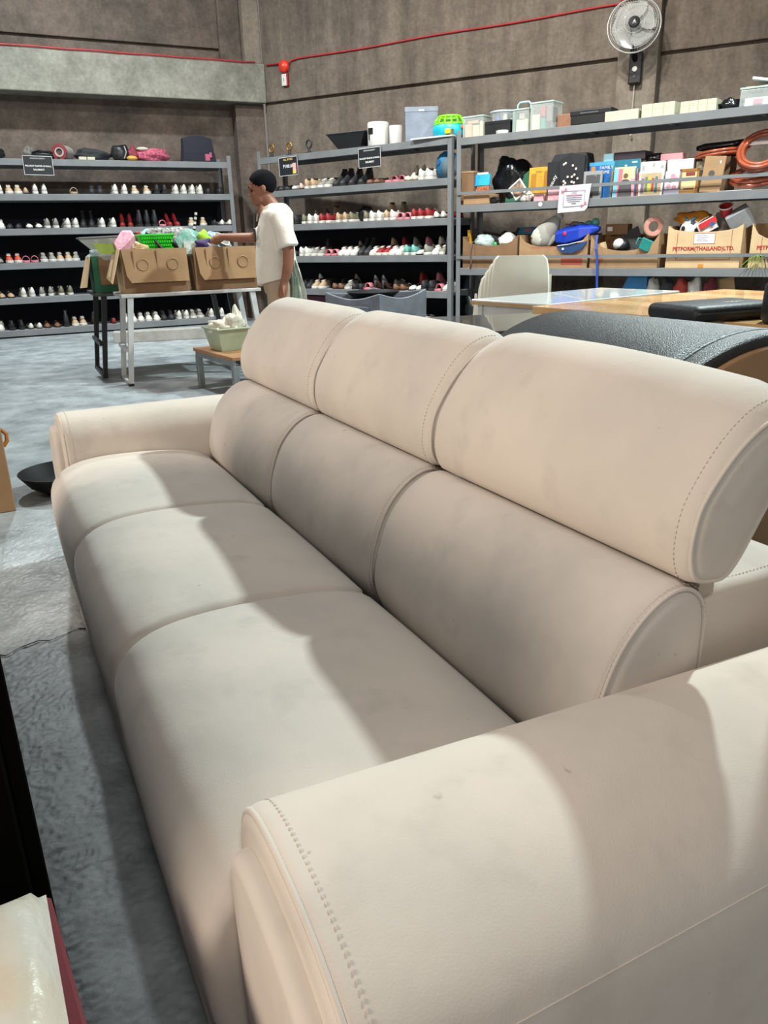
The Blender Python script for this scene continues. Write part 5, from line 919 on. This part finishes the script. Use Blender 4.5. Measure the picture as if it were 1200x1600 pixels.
# ------------------------------------------------------------------ low stool with tub
STC = Vector((-1.45, 6.07, 0)); STA = math.atan2(-.83, .55)
t = thing('low_table', 'low wooden-topped table with steel legs behind the sofa arm', 'table', tuple(STC), STA); WOOD = mat('stool_wood', '9a7048', .5, var=.15, scale=12)
part(t, 'table_top', MB().box(0, .75, 0, .5, .285, .31), WOOD, bevel=.002, seg=1); part(t, 'apron', MB().box(.01, .74, .012, .03, .245, .284).box(.01, .74, .47, .488, .245, .284), mat('galv_steel', '8d9392', .35, .6))
for x in (.03, .72):
    for y in (.03, .47): part(t, 'leg', MB().box(x - .022, x + .022, y - .022, y + .022, 0, .246), MATS['galv_steel'], bevel=.002, seg=1)
t = thing('plastic_tub', 'pale green plastic tub standing on the low wooden table', 'tub', (-1.155, 5.93, .311), STA); PG = mat('pale_green_plastic', 'a9b69a', .4)
part(t, 'body', frustum(.22, .18, .30, .24, .16, .006), PG); part(t, 'rim', MB().tube([(-.155, -.125, .16), (.155, -.125, .16), (.155, .125, .16), (-.155, .125, .16)], .008, 6, closed=True), PG)
rag = mat('rag_white', 'd3cfbe', .9)
for k, (x, y, sx, sz, sd) in enumerate(((.03, .0, .11, .075, 211), (-.05, .05, .08, .06, 212), (.06, .06, .06, .10, 213), (.0, -.06, .07, .05, 214))): solo('rag', lump(sx, .06, sz, sd, .3), rag, f"crumpled white rag in the pale green tub, {['large front', 'small back', 'upright right', 'low front'][k]} one", 'rag', tuple(Vector((-1.155, 5.93, .311 + .10)) + RZ(STA) @ Vector((x, y, 0))), k * .7, 'rags in the tub', smooth=True)
# ------------------------------------------------------------------ middle ground right: tables, chairs, black lounger, bags
def tbl(name, label, P, ang, L, D_, H_, mtop, mleg, th=.03, legs=((.05, .05), (.95, .05), (.05, .95), (.95, .95)), lr=.02, edge=None):
    t = thing(name, label, 'table', (P[0], P[1], 0), ang); part(t, 'table_top', MB().box(0, L, -D_, 0, H_ - th, H_), mtop, bevel=.003, seg=1)
    if edge: part(t, 'edge_band', MB().box(-.004, L + .004, -D_ - .004, .004, H_ - th - .002, H_ - th * .35), edge)
    for fx, fy in legs: part(t, 'leg', MB().box(fx * L - lr, fx * L + lr, -fy * D_ - lr, -fy * D_ + lr, 0, H_ - th), mleg, bevel=.002, seg=1)
    part(t, 'apron', MB().box(.05 * L, .95 * L, -.06 * D_ - .01, -.06 * D_ + .01, H_ - th - .07, H_ - th).box(.05 * L - .01, .05 * L + .01, -.94 * D_, -.06 * D_, H_ - th - .07, H_ - th), mleg)
    return t
GA = math.atan2(.53, .85)
tbl('dining_table', 'white glossy topped table with wooden edge before the toy rack', (.55, 4.70), math.atan2(.6, .8), 1.2, .60, .72, mat('white_gloss_top', 'cfd8da', .12, coat=.5, var=.03), WM, .028, edge=mat('wood_edge', 'a98a63', .5))
def plank_table():
    t = thing('wooden_table', 'light wooden table with planked top behind the black lounger', 'table', (.80, 4.12, 0), GA); L, D_, H_ = 1.6, 1.65, .72
    random.seed(5)
    for k in range(9):
        x0 = k * L / 9; part(t, 'plank', MB().box(x0 + .0006, x0 + L / 9 - .0006, -D_, 0, H_ - .032, H_), mat(f'plank_{k % 4}', ('c79d6a', 'bd9160', 'd1a976', 'b98d5c')[k % 4], .25, var=.1, scale=5, coat=.3), bevel=.001, seg=1)
    part(t, 'apron', MB().box(.03, L - .03, -.04, -.02, H_ - .075, H_ - .032).box(.02, .045, -D_ + .03, -.02, H_ - .075, H_ - .032), mat('apron_wood', '8f5f35', .5))
    for x in (.06, L - .06):
        for y in (-.06, -D_ + .06): part(t, 'leg', MB().box(x - .03, x + .03, y - .03, y + .03, 0, H_ - .032), MATS['apron_wood'], bevel=.003, seg=1)
plank_table()
tbl('dark_table', 'dark glossy topped table right behind the sofa headrests', (.15, 3.88), math.atan2(.17, .985), .66, .70, .70, mat('dark_gloss_top', '4a4744', .15, coat=.5, var=.15), mat('dark_wood_leg', '2a2522', .6), .03)
# stack of cream chairs
CH = mat('cream_plastic', 'd6d3c4', .45, var=.04)
def chair(label, loc, rz, group):
    t = thing('stacking_chair', label, 'chair', loc, rz, group)     # faces +y (away from the viewer), backrest at -y
    bk = []
    for z, hw, y0 in ((.44, .20, -.16), (.50, .205, -.185), (.62, .20, -.21), (.74, .19, -.23), (.80, .175, -.238), (.825, .15, -.24)):
        pts = [(-hw, y0 + .055), (-hw * .93, y0 + .015), (-hw * .5, y0 + .002), (0, y0), (hw * .5, y0 + .002), (hw * .93, y0 + .015), (hw, y0 + .055)]
        bk.append([(x, y, z) for x, y in pts] + [(x * .95, y + .02, z) for x, y in reversed(pts)])
    part(t, 'backrest', MB().loft(bk), CH, smooth=True, auto=60)
    part(t, 'seat', MB().prism([(-.20, -.18), (.20, -.18), (.215, .20), (.17, .235), (-.17, .235), (-.215, .20)], .43, .455), CH, bevel=.008)
    for x in (-1, 1):
        for y, ty in ((.2, .17), (-.22, -.15)): part(t, 'leg', MB().tube([(x * .205, y, 0), (x * .18, ty, .44)], .014, 8), WM, smooth=True)
        part(t, 'armrest_wing', MB().loft([[(x * .20, -.15, .46), (x * .215, -.15, .46), (x * .215, -.13, .70), (x * .20, -.13, .70)], [(x * .205, .05, .46), (x * .22, .05, .46), (x * .22, .05, .50), (x * .205, .05, .50)]]), CH)
    return t
for k in range(4): chair(['topmost cream plastic chair of the stack behind the white table', 'second cream chair from the top of the stack', 'third cream chair from the top of the stack', 'lowest cream chair of the stack behind the white table'][k], (.95 - .022 * k, 5.48 + .03 * k, .0 + .04 * (3 - k)), R(-4), 'stacked cream chairs')
# black leather lounger behind the sofa
LEA = mat('black_leather', '15171b', .42, var=.15, bump=.4, bscale=300, spec=.6); TANP = mat('tan_lining', '9c7a58', .8)
lg = thing('leather_lounger', 'black leather lounger with a tan curved end panel behind the sofa', 'lounger', S(1.75, 1.68, 0), 0)
off = Vector(S(1.75, 1.68, 0)); L2 = lambda v, z, u: tuple(Vector(S(u, v, z)) - off)
lp = cr([(1.24, .10), (1.23, .45), (1.27, .62), (1.36, .735), (1.49, .808), (1.65, .838), (1.82, .82), (1.98, .745), (2.08, .60), (2.12, .40), (2.12, .10), (1.9, .06), (1.5, .06)], 90)
part(lg, 'body', pill(lp, 1.30, 2.05, .045, L2, None, 7, 10, .001), LEA, smooth=True)
part(lg, 'rim_band', pill(lp, 1.235, 1.31, .02, L2, None, 5, 3, .001), LEA, smooth=True)
rg = [L2(p[0], p[1], 1.302) for p in inset(lp, .004)]; part(lg, 'seam', MB().tube(rg[6:60], .006, 6), LEA, smooth=True)
ip = inset(lp, .030); ep = part(lg, 'end_panel', pill(ip, 1.222, 1.25, .006, L2, None, 3, 2, .001), TANP, smooth=False)
sc_ = [(1.53, .665), (1.525, .70), (1.545, .72), (1.565, .70), (1.585, .685), (1.605, .69), (1.62, .665), (1.60, .65), (1.585, .66), (1.58, .68)]
ob('scribble', MB().tube([L2(v, z, 1.219) for v, z in [tuple(p) for p in cr(sc_, 40, False)]], .0022, 5), BLK, ep)
t = thing('black_pouch', 'flat black zipped pouch with white lettering on the wooden table', 'bag', (1.47, 3.34, .722), R(22)); BC = mat('black_nylon', '121418', .55, bump=.2)
part(t, 'body', MB().box(-.30, .17, -.15, .15, 0, .065), BC, bevel=.028, seg=4, smooth=True); part(t, 'zip', MB().tube([(-.295, -.147, .035), (.165, -.147, .035)], .005, 6), col('33363a')); letters(t, 'sport', .05, -.02, -.05, .0665, WPAPER, Matrix.Identity(4))
t = thing('round_case', 'round black case with white piping at the right picture edge', 'case', (1.665, 3.03, .722), 0); part(t, 'body', MB().lathe([(.165, 0), (.178, .02), (.175, .14), (.16, .16), (.09, .165)], 32), BC, smooth=True, auto=50); part(t, 'piping', MB().tube([(math.cos(2 * math.pi * k / 36) * .162, math.sin(2 * math.pi * k / 36) * .162, .162) for k in range(36)], .004, 6, closed=True), WHT)
t = thing('shade_carton', 'unseen brown carton added to shade the near sofa arm', 'box', S(.59, 1.32, 0), math.atan2(U.y, U.x))   # unseen, added to shade the rear of the arm
part(t, 'body', MB().box(-.15, .15, -.19, .19, 0, 1.04), KRAFT, bevel=.004, seg=1); part(t, 'top_flap', MB().box(-.15, -.002, -.19, .19, 1.041, 1.047), KRAFTL); part(t, 'top_flap', MB().box(.002, .15, -.19, .19, 1.041, 1.047), KRAFTL); part(t, 'tape', MB().box(-.03, .03, -.19, .19, 1.0475, 1.0485), mat('parcel_tape', 'b08a4a', .3))
# grey fabric bin near the corner rack, maroon crate, bowl
t = thing('fabric_bin', 'large grey fabric bin with a sagging open top before the corner rack', 'bin', (-.02, 7.98, 0), R(50)); FB = mat('grey_fabric', '5b5f66', .9, var=.12, bump=.3, bscale=40)
n = 10
def binring(z, k, sag):
    r = []
    for sd in range(4):
        for q in range(n):
            f = q / n; a = ((-1, -1), (1, -1), (1, 1), (-1, 1))[sd]; b_ = ((1, -1), (1, 1), (-1, 1), (-1, -1))[sd]
            x = a[0] + (b_[0] - a[0]) * f; y = a[1] + (b_[1] - a[1]) * f; r.append((x * .36 * k, y * .34 * k, z - sag * math.sin(math.pi * f) * (1.0 if sd in (0, 3) else .5)))
    return r
part(t, 'body', MB().loft([binring(0, 1.0, 0), binring(.3, 1.02, 0), binring(.57, 1.03, .06), binring(.575, .98, .06), binring(.30, .96, 0), binring(.02, .95, 0)]), FB)
part(t, 'pocket', MB().box(-.385, -.372, -.22, .2, .2, .46), FB, bevel=.008); part(t, 'trim', MB().tube(binring(.577, 1.005, .06), .008, 6, closed=True), mat('grey_fabric_light', '7d828a', .8)); part(t, 'handle', MB().box(-.12, .14, -.362, -.352, .32, .36), mat('grey_fabric_dark', '4a4d52', .9))
solo('black_bowl', MB().lathe([(.10, 0), (.2, .04), (.27, .10), (.26, .105), (.19, .05), (.09, .012)], 30), BLK, 'wide black bowl resting in the grey fabric bin', 'bowl', (-.05, 8.0, .475), smooth=True, auto=50)
solo('bin_filling', MB().box(-.30, .30, -.28, .28, .032, .465), mat('dark_cloth_fill', '2b2c30', .9), 'dark cloth filling of the grey fabric bin', 'cloth', (-.02, 7.98, 0), R(50), bevel=.03)
put('maroon_crate', MB().box(-.26, .22, -.12, .16, 0, .30), mat('maroon_plastic', '4a1326', .5), 'maroon crate on the bottom shelf of the corner rack', 'crate', -2.05, .2, .09, bevel=.01)
# ------------------------------------------------------------------ left foreground
t = thing('cardboard_box', 'brown cardboard box cut off by the left picture edge', 'box', (-1.965, 3.185, 0), R(27)); part(t, 'body', MB().box(-.34, .32, -.2, .3, 0, .40), KRAFT, bevel=.004, seg=1); part(t, 'lid_flap', MB().box(-.34, .325, -.205, .31, .40, .412), WPAPER); part(t, 'orange_handle', MB().tube([(.32, .02, .24), (.338, .03, .26), (.34, .04, .29), (.32, .05, .31)], .009, 6), col('c07a2f', .6))
t = thing('wok', 'black wok standing on the floor beside the sofa', 'pan', (-1.485, 3.43, 0), 0); part(t, 'bowl', MB().lathe([(.08, .0), (.145, .04), (.19, .10), (.184, .102), (.14, .047), (.07, .01)], 32), mat('iron_black', '0c0c0d', .6, spec=.25), smooth=True, auto=50); part(t, 'handle', MB().tube([(.185, -.03, .095), (.24, -.03, .105), (.24, .03, .105), (.185, .03, .095)], .008, 8), BLK)
ca, cb = Vector((-1.06, 1.84, 0)), Vector((-.60, 1.05, 0)); cdn = (cb - ca).normalized(); cang = math.atan2(cdn.y, cdn.x)
DK = mat('cabinet_black', '0a0908', .9, spec=.04)
t = thing('black_cabinet', 'black cabinet at the left edge, its unseen height added to shade the sofa', 'cabinet', tuple(ca), cang)  # unseen height shaped to shade the back cushions from the front lamp
part(t, 'body', MB().box(0, 1.30, -.50, -.02, .04, .85), DK, bevel=.004, seg=1); part(t, 'top', MB().box(-.01, 1.31, -.51, -.0, .85, .872), DK, bevel=.003, seg=1); part(t, 'plinth', MB().box(.0, 1.30, -.48, -.002, 0, .04), DK)
for k in range(2):
    dr = part(t, 'door', MB().box(.01 + k * .645, .645 + k * .645, -.02, -.002, .05, .84), DK, bevel=.002, seg=1); ob('knob', MB().ball((.59 + k * .12, .006, .5), .012), DK, dr, smooth=True)
t = thing('black_bench', 'low black bench under the red box at the lower left', 'bench', tuple(ca), cang)
part(t, 'top', MB().box(1.33, 2.2, -.62, .0, .26, .29), DK, bevel=.004, seg=1); part(t, 'side_panel', MB().box(1.34, 2.19, -.022, -.002, 0, .26), DK); part(t, 'end_panel', MB().box(1.34, 1.36, -.6, -.022, 0, .26), DK); part(t, 'end_panel', MB().box(2.17, 2.19, -.6, -.022, 0, .26), DK)
e1 = Vector((.10, -.16)).normalized(); t = thing('wrapped_package', 'red box topped with white plastic-wrapped bundle on the black bench', 'package', (-.384, .670, .291), math.atan2(e1.y, e1.x)); RB = mat('red_box', '650d1a', .5)
part(t, 'red_box', MB().box(0, .9, -.5, 0, 0, .100), RB, bevel=.004, seg=1)
random.seed(77); g = MB(); NX, NY = 60, 36; vs = []; fs = []
for i in range(NX + 1):
    for j in range(NY + 1):
        x = .0 + .89 * i / NX; y = -.495 + (.491 - .06 * x) * j / NY; ed = min(1, max(0, min(x, .89 - x, -.004 - .06 * x - y, y + .495)) / .03)
        w = .004 * math.sin(26 * x + 9 * math.sin(7 * y)) + .003 * math.sin(60 * y + 17 * x + 4 * math.sin(23 * x)) + .005 * math.sin(13 * x - 21 * y)
        vs.append((x, y, .1005 + .034 * ed ** .5 + w * ed))
for i in range(NX):
    for j in range(NY): a = i * (NY + 1) + j; fs.append((a, a + NY + 1, a + NY + 2, a + 1))
part(t, 'plastic_wrap', MB().add(vs, fs), mat('wrap_white', 'c9c7c1', .35, var=.06, scale=9, bump=.5, bscale=30, col2='c2b8a4'), smooth=True)
# ------------------------------------------------------------------ the man at the table
PX, PY = -.70, 6.15
man = thing('person', 'man in a loose white v-neck shirt reaching into a carton on the table', 'person', (PX - .045, PY, 0), 0); man.scale = (1, 1, .97)
SKIN = mat('skin', '8a5a44', .55, var=.08, scale=12); HAIR = mat('hair_black', '0d0e11', .85, bump=.3, bscale=150, spec=.1); SHIRT = mat('shirt_offwhite', 'd8d2c8', .9, var=.05, bump=.5, bscale=16); TROU = mat('trousers_khaki', 'a2917d', .9, var=.08, bump=.3, bscale=20)
def limb(b, pts, rad, n=12):
    P = cr(pts, 14, False); m = len(rad) - 1; rr = []
    for k in range(14):
        f = k / 13 * m; i = min(int(f), m - 1); rr.append(rad[i] + (rad[i + 1] - rad[i]) * (f - i))
    b.tube(P, rr, n); b.ball(P[0], rr[0], n=10, m=7); b.ball(P[-1], rr[-1], n=10, m=7)
b = MB()
Hc = Vector((-.085, 0, 1.488)); HT = Matrix.Translation(Hc) @ RY(R(-12))
def hb_(c, rx, ry, rz): b.ball((0, 0, 0), rx, ry, rz, n=16, m=12, M=None) ; 
def hball(c, rx, ry, rz):
    q = MB().ball(c, rx, ry, rz, n=16, m=12).xf(HT); b.add(q.v, q.f)
hball((.008, 0, .028), .098, .076, .092)          # skull
hball((-.045, 0, -.045), .055, .056, .072)        # face
hball((-.07, 0, -.095), .030, .030, .024)         # chin
hball((-.03, 0, -.085), .055, .050, .030)         # jaw
hball((-.086, 0, .018), .018, .042, .012)         # brow
hball((-.107, 0, -.030), .017, .014, .013)        # nose tip
hball((-.098, 0, -.010), .010, .009, .024)        # nose bridge
hball((-.094, 0, -.062), .010, .022, .007)        # upper lip
hball((-.091, 0, -.075), .009, .020, .007)        # lower lip
for q in (-1, 1):
    hball((.012, q * .076, -.012), .018, .008, .032); hball((-.060, q * .046, -.025), .022, .018, .018)
limb(b, [(-.075, 0, 1.43), (-.03, 0, 1.37), (.015, 0, 1.29)], [.050, .052, .062])
for z0, z1, p in ((1.32, .86, 0),):
    secs = []
    for z, cx, rx, ry in ((1.335, -.01, .06, .09), (1.28, .0, .09, .15), (1.18, -.02, .105, .155), (1.02, -.025, .105, .145), (.90, -.02, .11, .15), (.82, -.01, .11, .155)):
        secs.append([(cx + math.cos(a) * rx, math.sin(a) * ry, z) for a in [2 * math.pi * k / 18 for k in range(18)]])
    b.loft(secs)
b.ball((-.075, -.005, 1.315), .045, .05, .06); b.ball((-.100, -.035, 1.318), .034, .038, .052)
for q in (-1, 1): limb(b, [(0, q * .085, .84), (-.005, q * .095, .48), (.015, q * .10, .09)], [.085, .06, .042]); limb(b, [(.03, q * .10, .06), (-.06, q * .11, .04), (-.14, q * .12, .03)], [.04, .04, .028])
def hand(wr, dr, up, side, curl):
    dr = Vector(dr).normalized(); up = (Vector(up) - dr * Vector(up).dot(dr)).normalized(); sd = dr.cross(up) * side; w = Vector(wr)
    limb(b, [w, w + dr * .05, w + dr * .085], [.030, .036, .034], 10)
    for k, (ln, of) in enumerate(((.068, .030), (.078, .010), (.072, -.010), (.058, -.029))):
        r_ = w + dr * .082 + sd * of; m_ = r_ + dr * ln * .5 - up * curl * ln * .35; e_ = m_ + dr * ln * .45 - up * curl * ln * .8
        limb(b, [r_, m_, e_], [.0105, .0098, .008], 8)
    r_ = w + dr * .03 + sd * .03; limb(b, [r_, r_ + dr * .03 + sd * .022 - up * .01, r_ + dr * .062 + sd * .026 - up * .02], [.014, .012, .009], 8)
limb(b, [(.04, -.160, 1.285), (.075, -.200, 1.17), (.10, -.215, 1.03)], [.050, .050, .043]); limb(b, [(.10, -.215, 1.03), (.085, -.215, .91), (.05, -.205, .80)], [.042, .040, .028])
hand((.05, -.205, .80), (-.22, .0, -1), (-1, .0, .2), -1, .5)
limb(b, [(-.02, .150, 1.285), (-.12, .235, 1.20), (-.22, .30, 1.135)], [.05, .048, .042]); limb(b, [(-.22, .30, 1.135), (-.36, .355, 1.14), (-.49, .41, 1.15)], [.042, .038, .027])
hand((-.49, .41, 1.15), (-.8, .35, -.30), (0, 0, 1), 1, .6)
ob('body', fused(b, 'body', .0065, 4), SKIN, man)
EYE = mat('eye_dark', '17120f', .3)
for q in (-1, 1): ob('eye', MB().ball((-.083, q * .034, -.002), .0085, .012, .006).xf(HT), EYE, man, smooth=True); ob('eyebrow', MB().ball((-.094, q * .036, .026), .006, .018, .004).xf(HT), HAIR, man, smooth=True)
hm = MB().ball((.010, 0, .034), .103, .081, .095, n=36, m=26)
keep = []
def hl(x): 
    P = ((-.12, .092), (-.075, .078), (-.055, .04), (-.028, .018), (.0, .012), (.03, -.03), (.06, -.062), (.12, -.07))
    for (x0, z0), (x1, z1) in zip(P, P[1:]):
        if x <= x1: return z0 + (z1 - z0) * max(0, (x - x0)) / (x1 - x0)
    return -.07
for f in hm.f:
    c = sum((Vector(hm.v[i]) for i in f), Vector()) / 4
    if c.z > hl(c.x): keep.append(f)
hm.f = keep
random.seed(3); hm.v = [tuple(Vector(p) * (1 + random.uniform(-.008, .012))) for p in hm.v]
ho = ob('hair', hm.xf(HT), HAIR, man, smooth=True); sd_ = ho.modifiers.new('thick', 'SOLIDIFY'); sd_.thickness = .014; sd_.offset = -1
# shirt
b = MB(); secs = []
for z, cx, rx, ry in ((1.366, .005, .070, .085), (1.350, .005, .095, .150), (1.31, .005, .120, .200), (1.20, -.01, .135, .195), (1.05, -.02, .145, .190), (.92, -.025, .155, .192), (.80, -.02, .160, .198)):
    secs.append([(cx + math.cos(a) * rx * (1 + .03 * math.sin(5 * a + z * 9)), math.sin(a) * ry, z + (.035 * math.cos(a + .6) if z < .9 else 0) + (.012 if a > 4 and z > 1.34 else 0)) for a in [2 * math.pi * k / 24 for k in range(24)]])
b.loft(secs)
b.tube([(-.02, -.12, 1.30), (.03, -.165, 1.275), (.07, -.200, 1.19), (.10, -.218, 1.06)], [.05, .068, .068, .080], 18); b.tube([(.0, .12, 1.30), (-.02, .16, 1.27), (-.09, .215, 1.205), (-.16, .265, 1.145)], [.05, .068, .068, .076], 18)
sh_ = ob('shirt', fused(b, 'shirt', .010, 5), SHIRT, man)
ob('neckline', MB().tube([(-.105, -.035, 1.36), (-.135, -.02, 1.30), (-.145, -.012, 1.255), (-.137, .005, 1.30), (-.10, .04, 1.36)], .006, 6), mat('shirt_trim', 'c9c2b6', .9), sh_, smooth=True)
b = MB(); b.loft([[(cx + math.cos(a) * rx, math.sin(a) * ry, z) for a in [2 * math.pi * k / 18 for k in range(18)]] for z, cx, rx, ry in ((.93, -.015, .125, .165), (.82, -.01, .13, .172), (.72, -.005, .12, .172))])
for q in (-1, 1): limb(b, [(-.0, q * .088, .78), (-.005, q * .097, .48), (.012, q * .10, .06)], [.10, .082, .070], 14)
ob('trousers', fused(b, 'trousers', .011, 4), TROU, man)
for q in (-1, 1): ob('shoe', MB().loft([[(x, q * .115 + math.cos(a) * w, max(0, .0 + math.sin(a)) * h) for a in [math.pi * k / 8 for k in range(9)]] for x, w, h in ((.08, .03, .07), (.04, .042, .09), (-.06, .045, .075), (-.14, .048, .06), (-.19, .025, .035))]), BLK, man, smooth=True)
t = thing('eyeglasses', "dark eyeglasses hanging from the man's shirt neckline", 'glasses', (PX - .205, PY - .07, 1.12), R(20))
for q in (-1, 1): part(t, 'rim', MB().tube([(0, q * .016 + math.cos(a) * .014, -.0 + math.sin(a) * .045) for a in [2 * math.pi * k / 16 for k in range(16)]], .004, 6, closed=True), BLK); part(t, 'temple', MB().tube([(0, q * .010, .04), (.006, q * .008, .14)], .003, 6), BLK)
t = thing('towel', "pale striped towel hanging behind the man's lowered arm", 'towel', (PX + .085, PY - .12, .60), 0)
secs = [[(x0 + w * (k / 9 - .5) , .018 * math.sin(k * 1.9 + z * 6), z) for k in range(10)] + [(x0 + w * (k / 9 - .5), .018 * math.sin(k * 1.9 + z * 6) + .008, z) for k in range(9, -1, -1)] for z, w, x0 in ((0, .13, .02), (.12, .11, .015), (.24, .08, .0), (.34, .04, -.01))]
part(t, 'cloth', MB().loft(secs), mat('towel_pale', 'c3cbbf', .9, var=.12, scale=40), smooth=True)
for k in range(3): part(t, 'stripe', MB().tube([(.0 + .03 * (k - 1), -.018, .02), (-.004 + .018 * (k - 1), -.018, .22)], .004, 5), mat('towel_green', '7d9a84', .9))
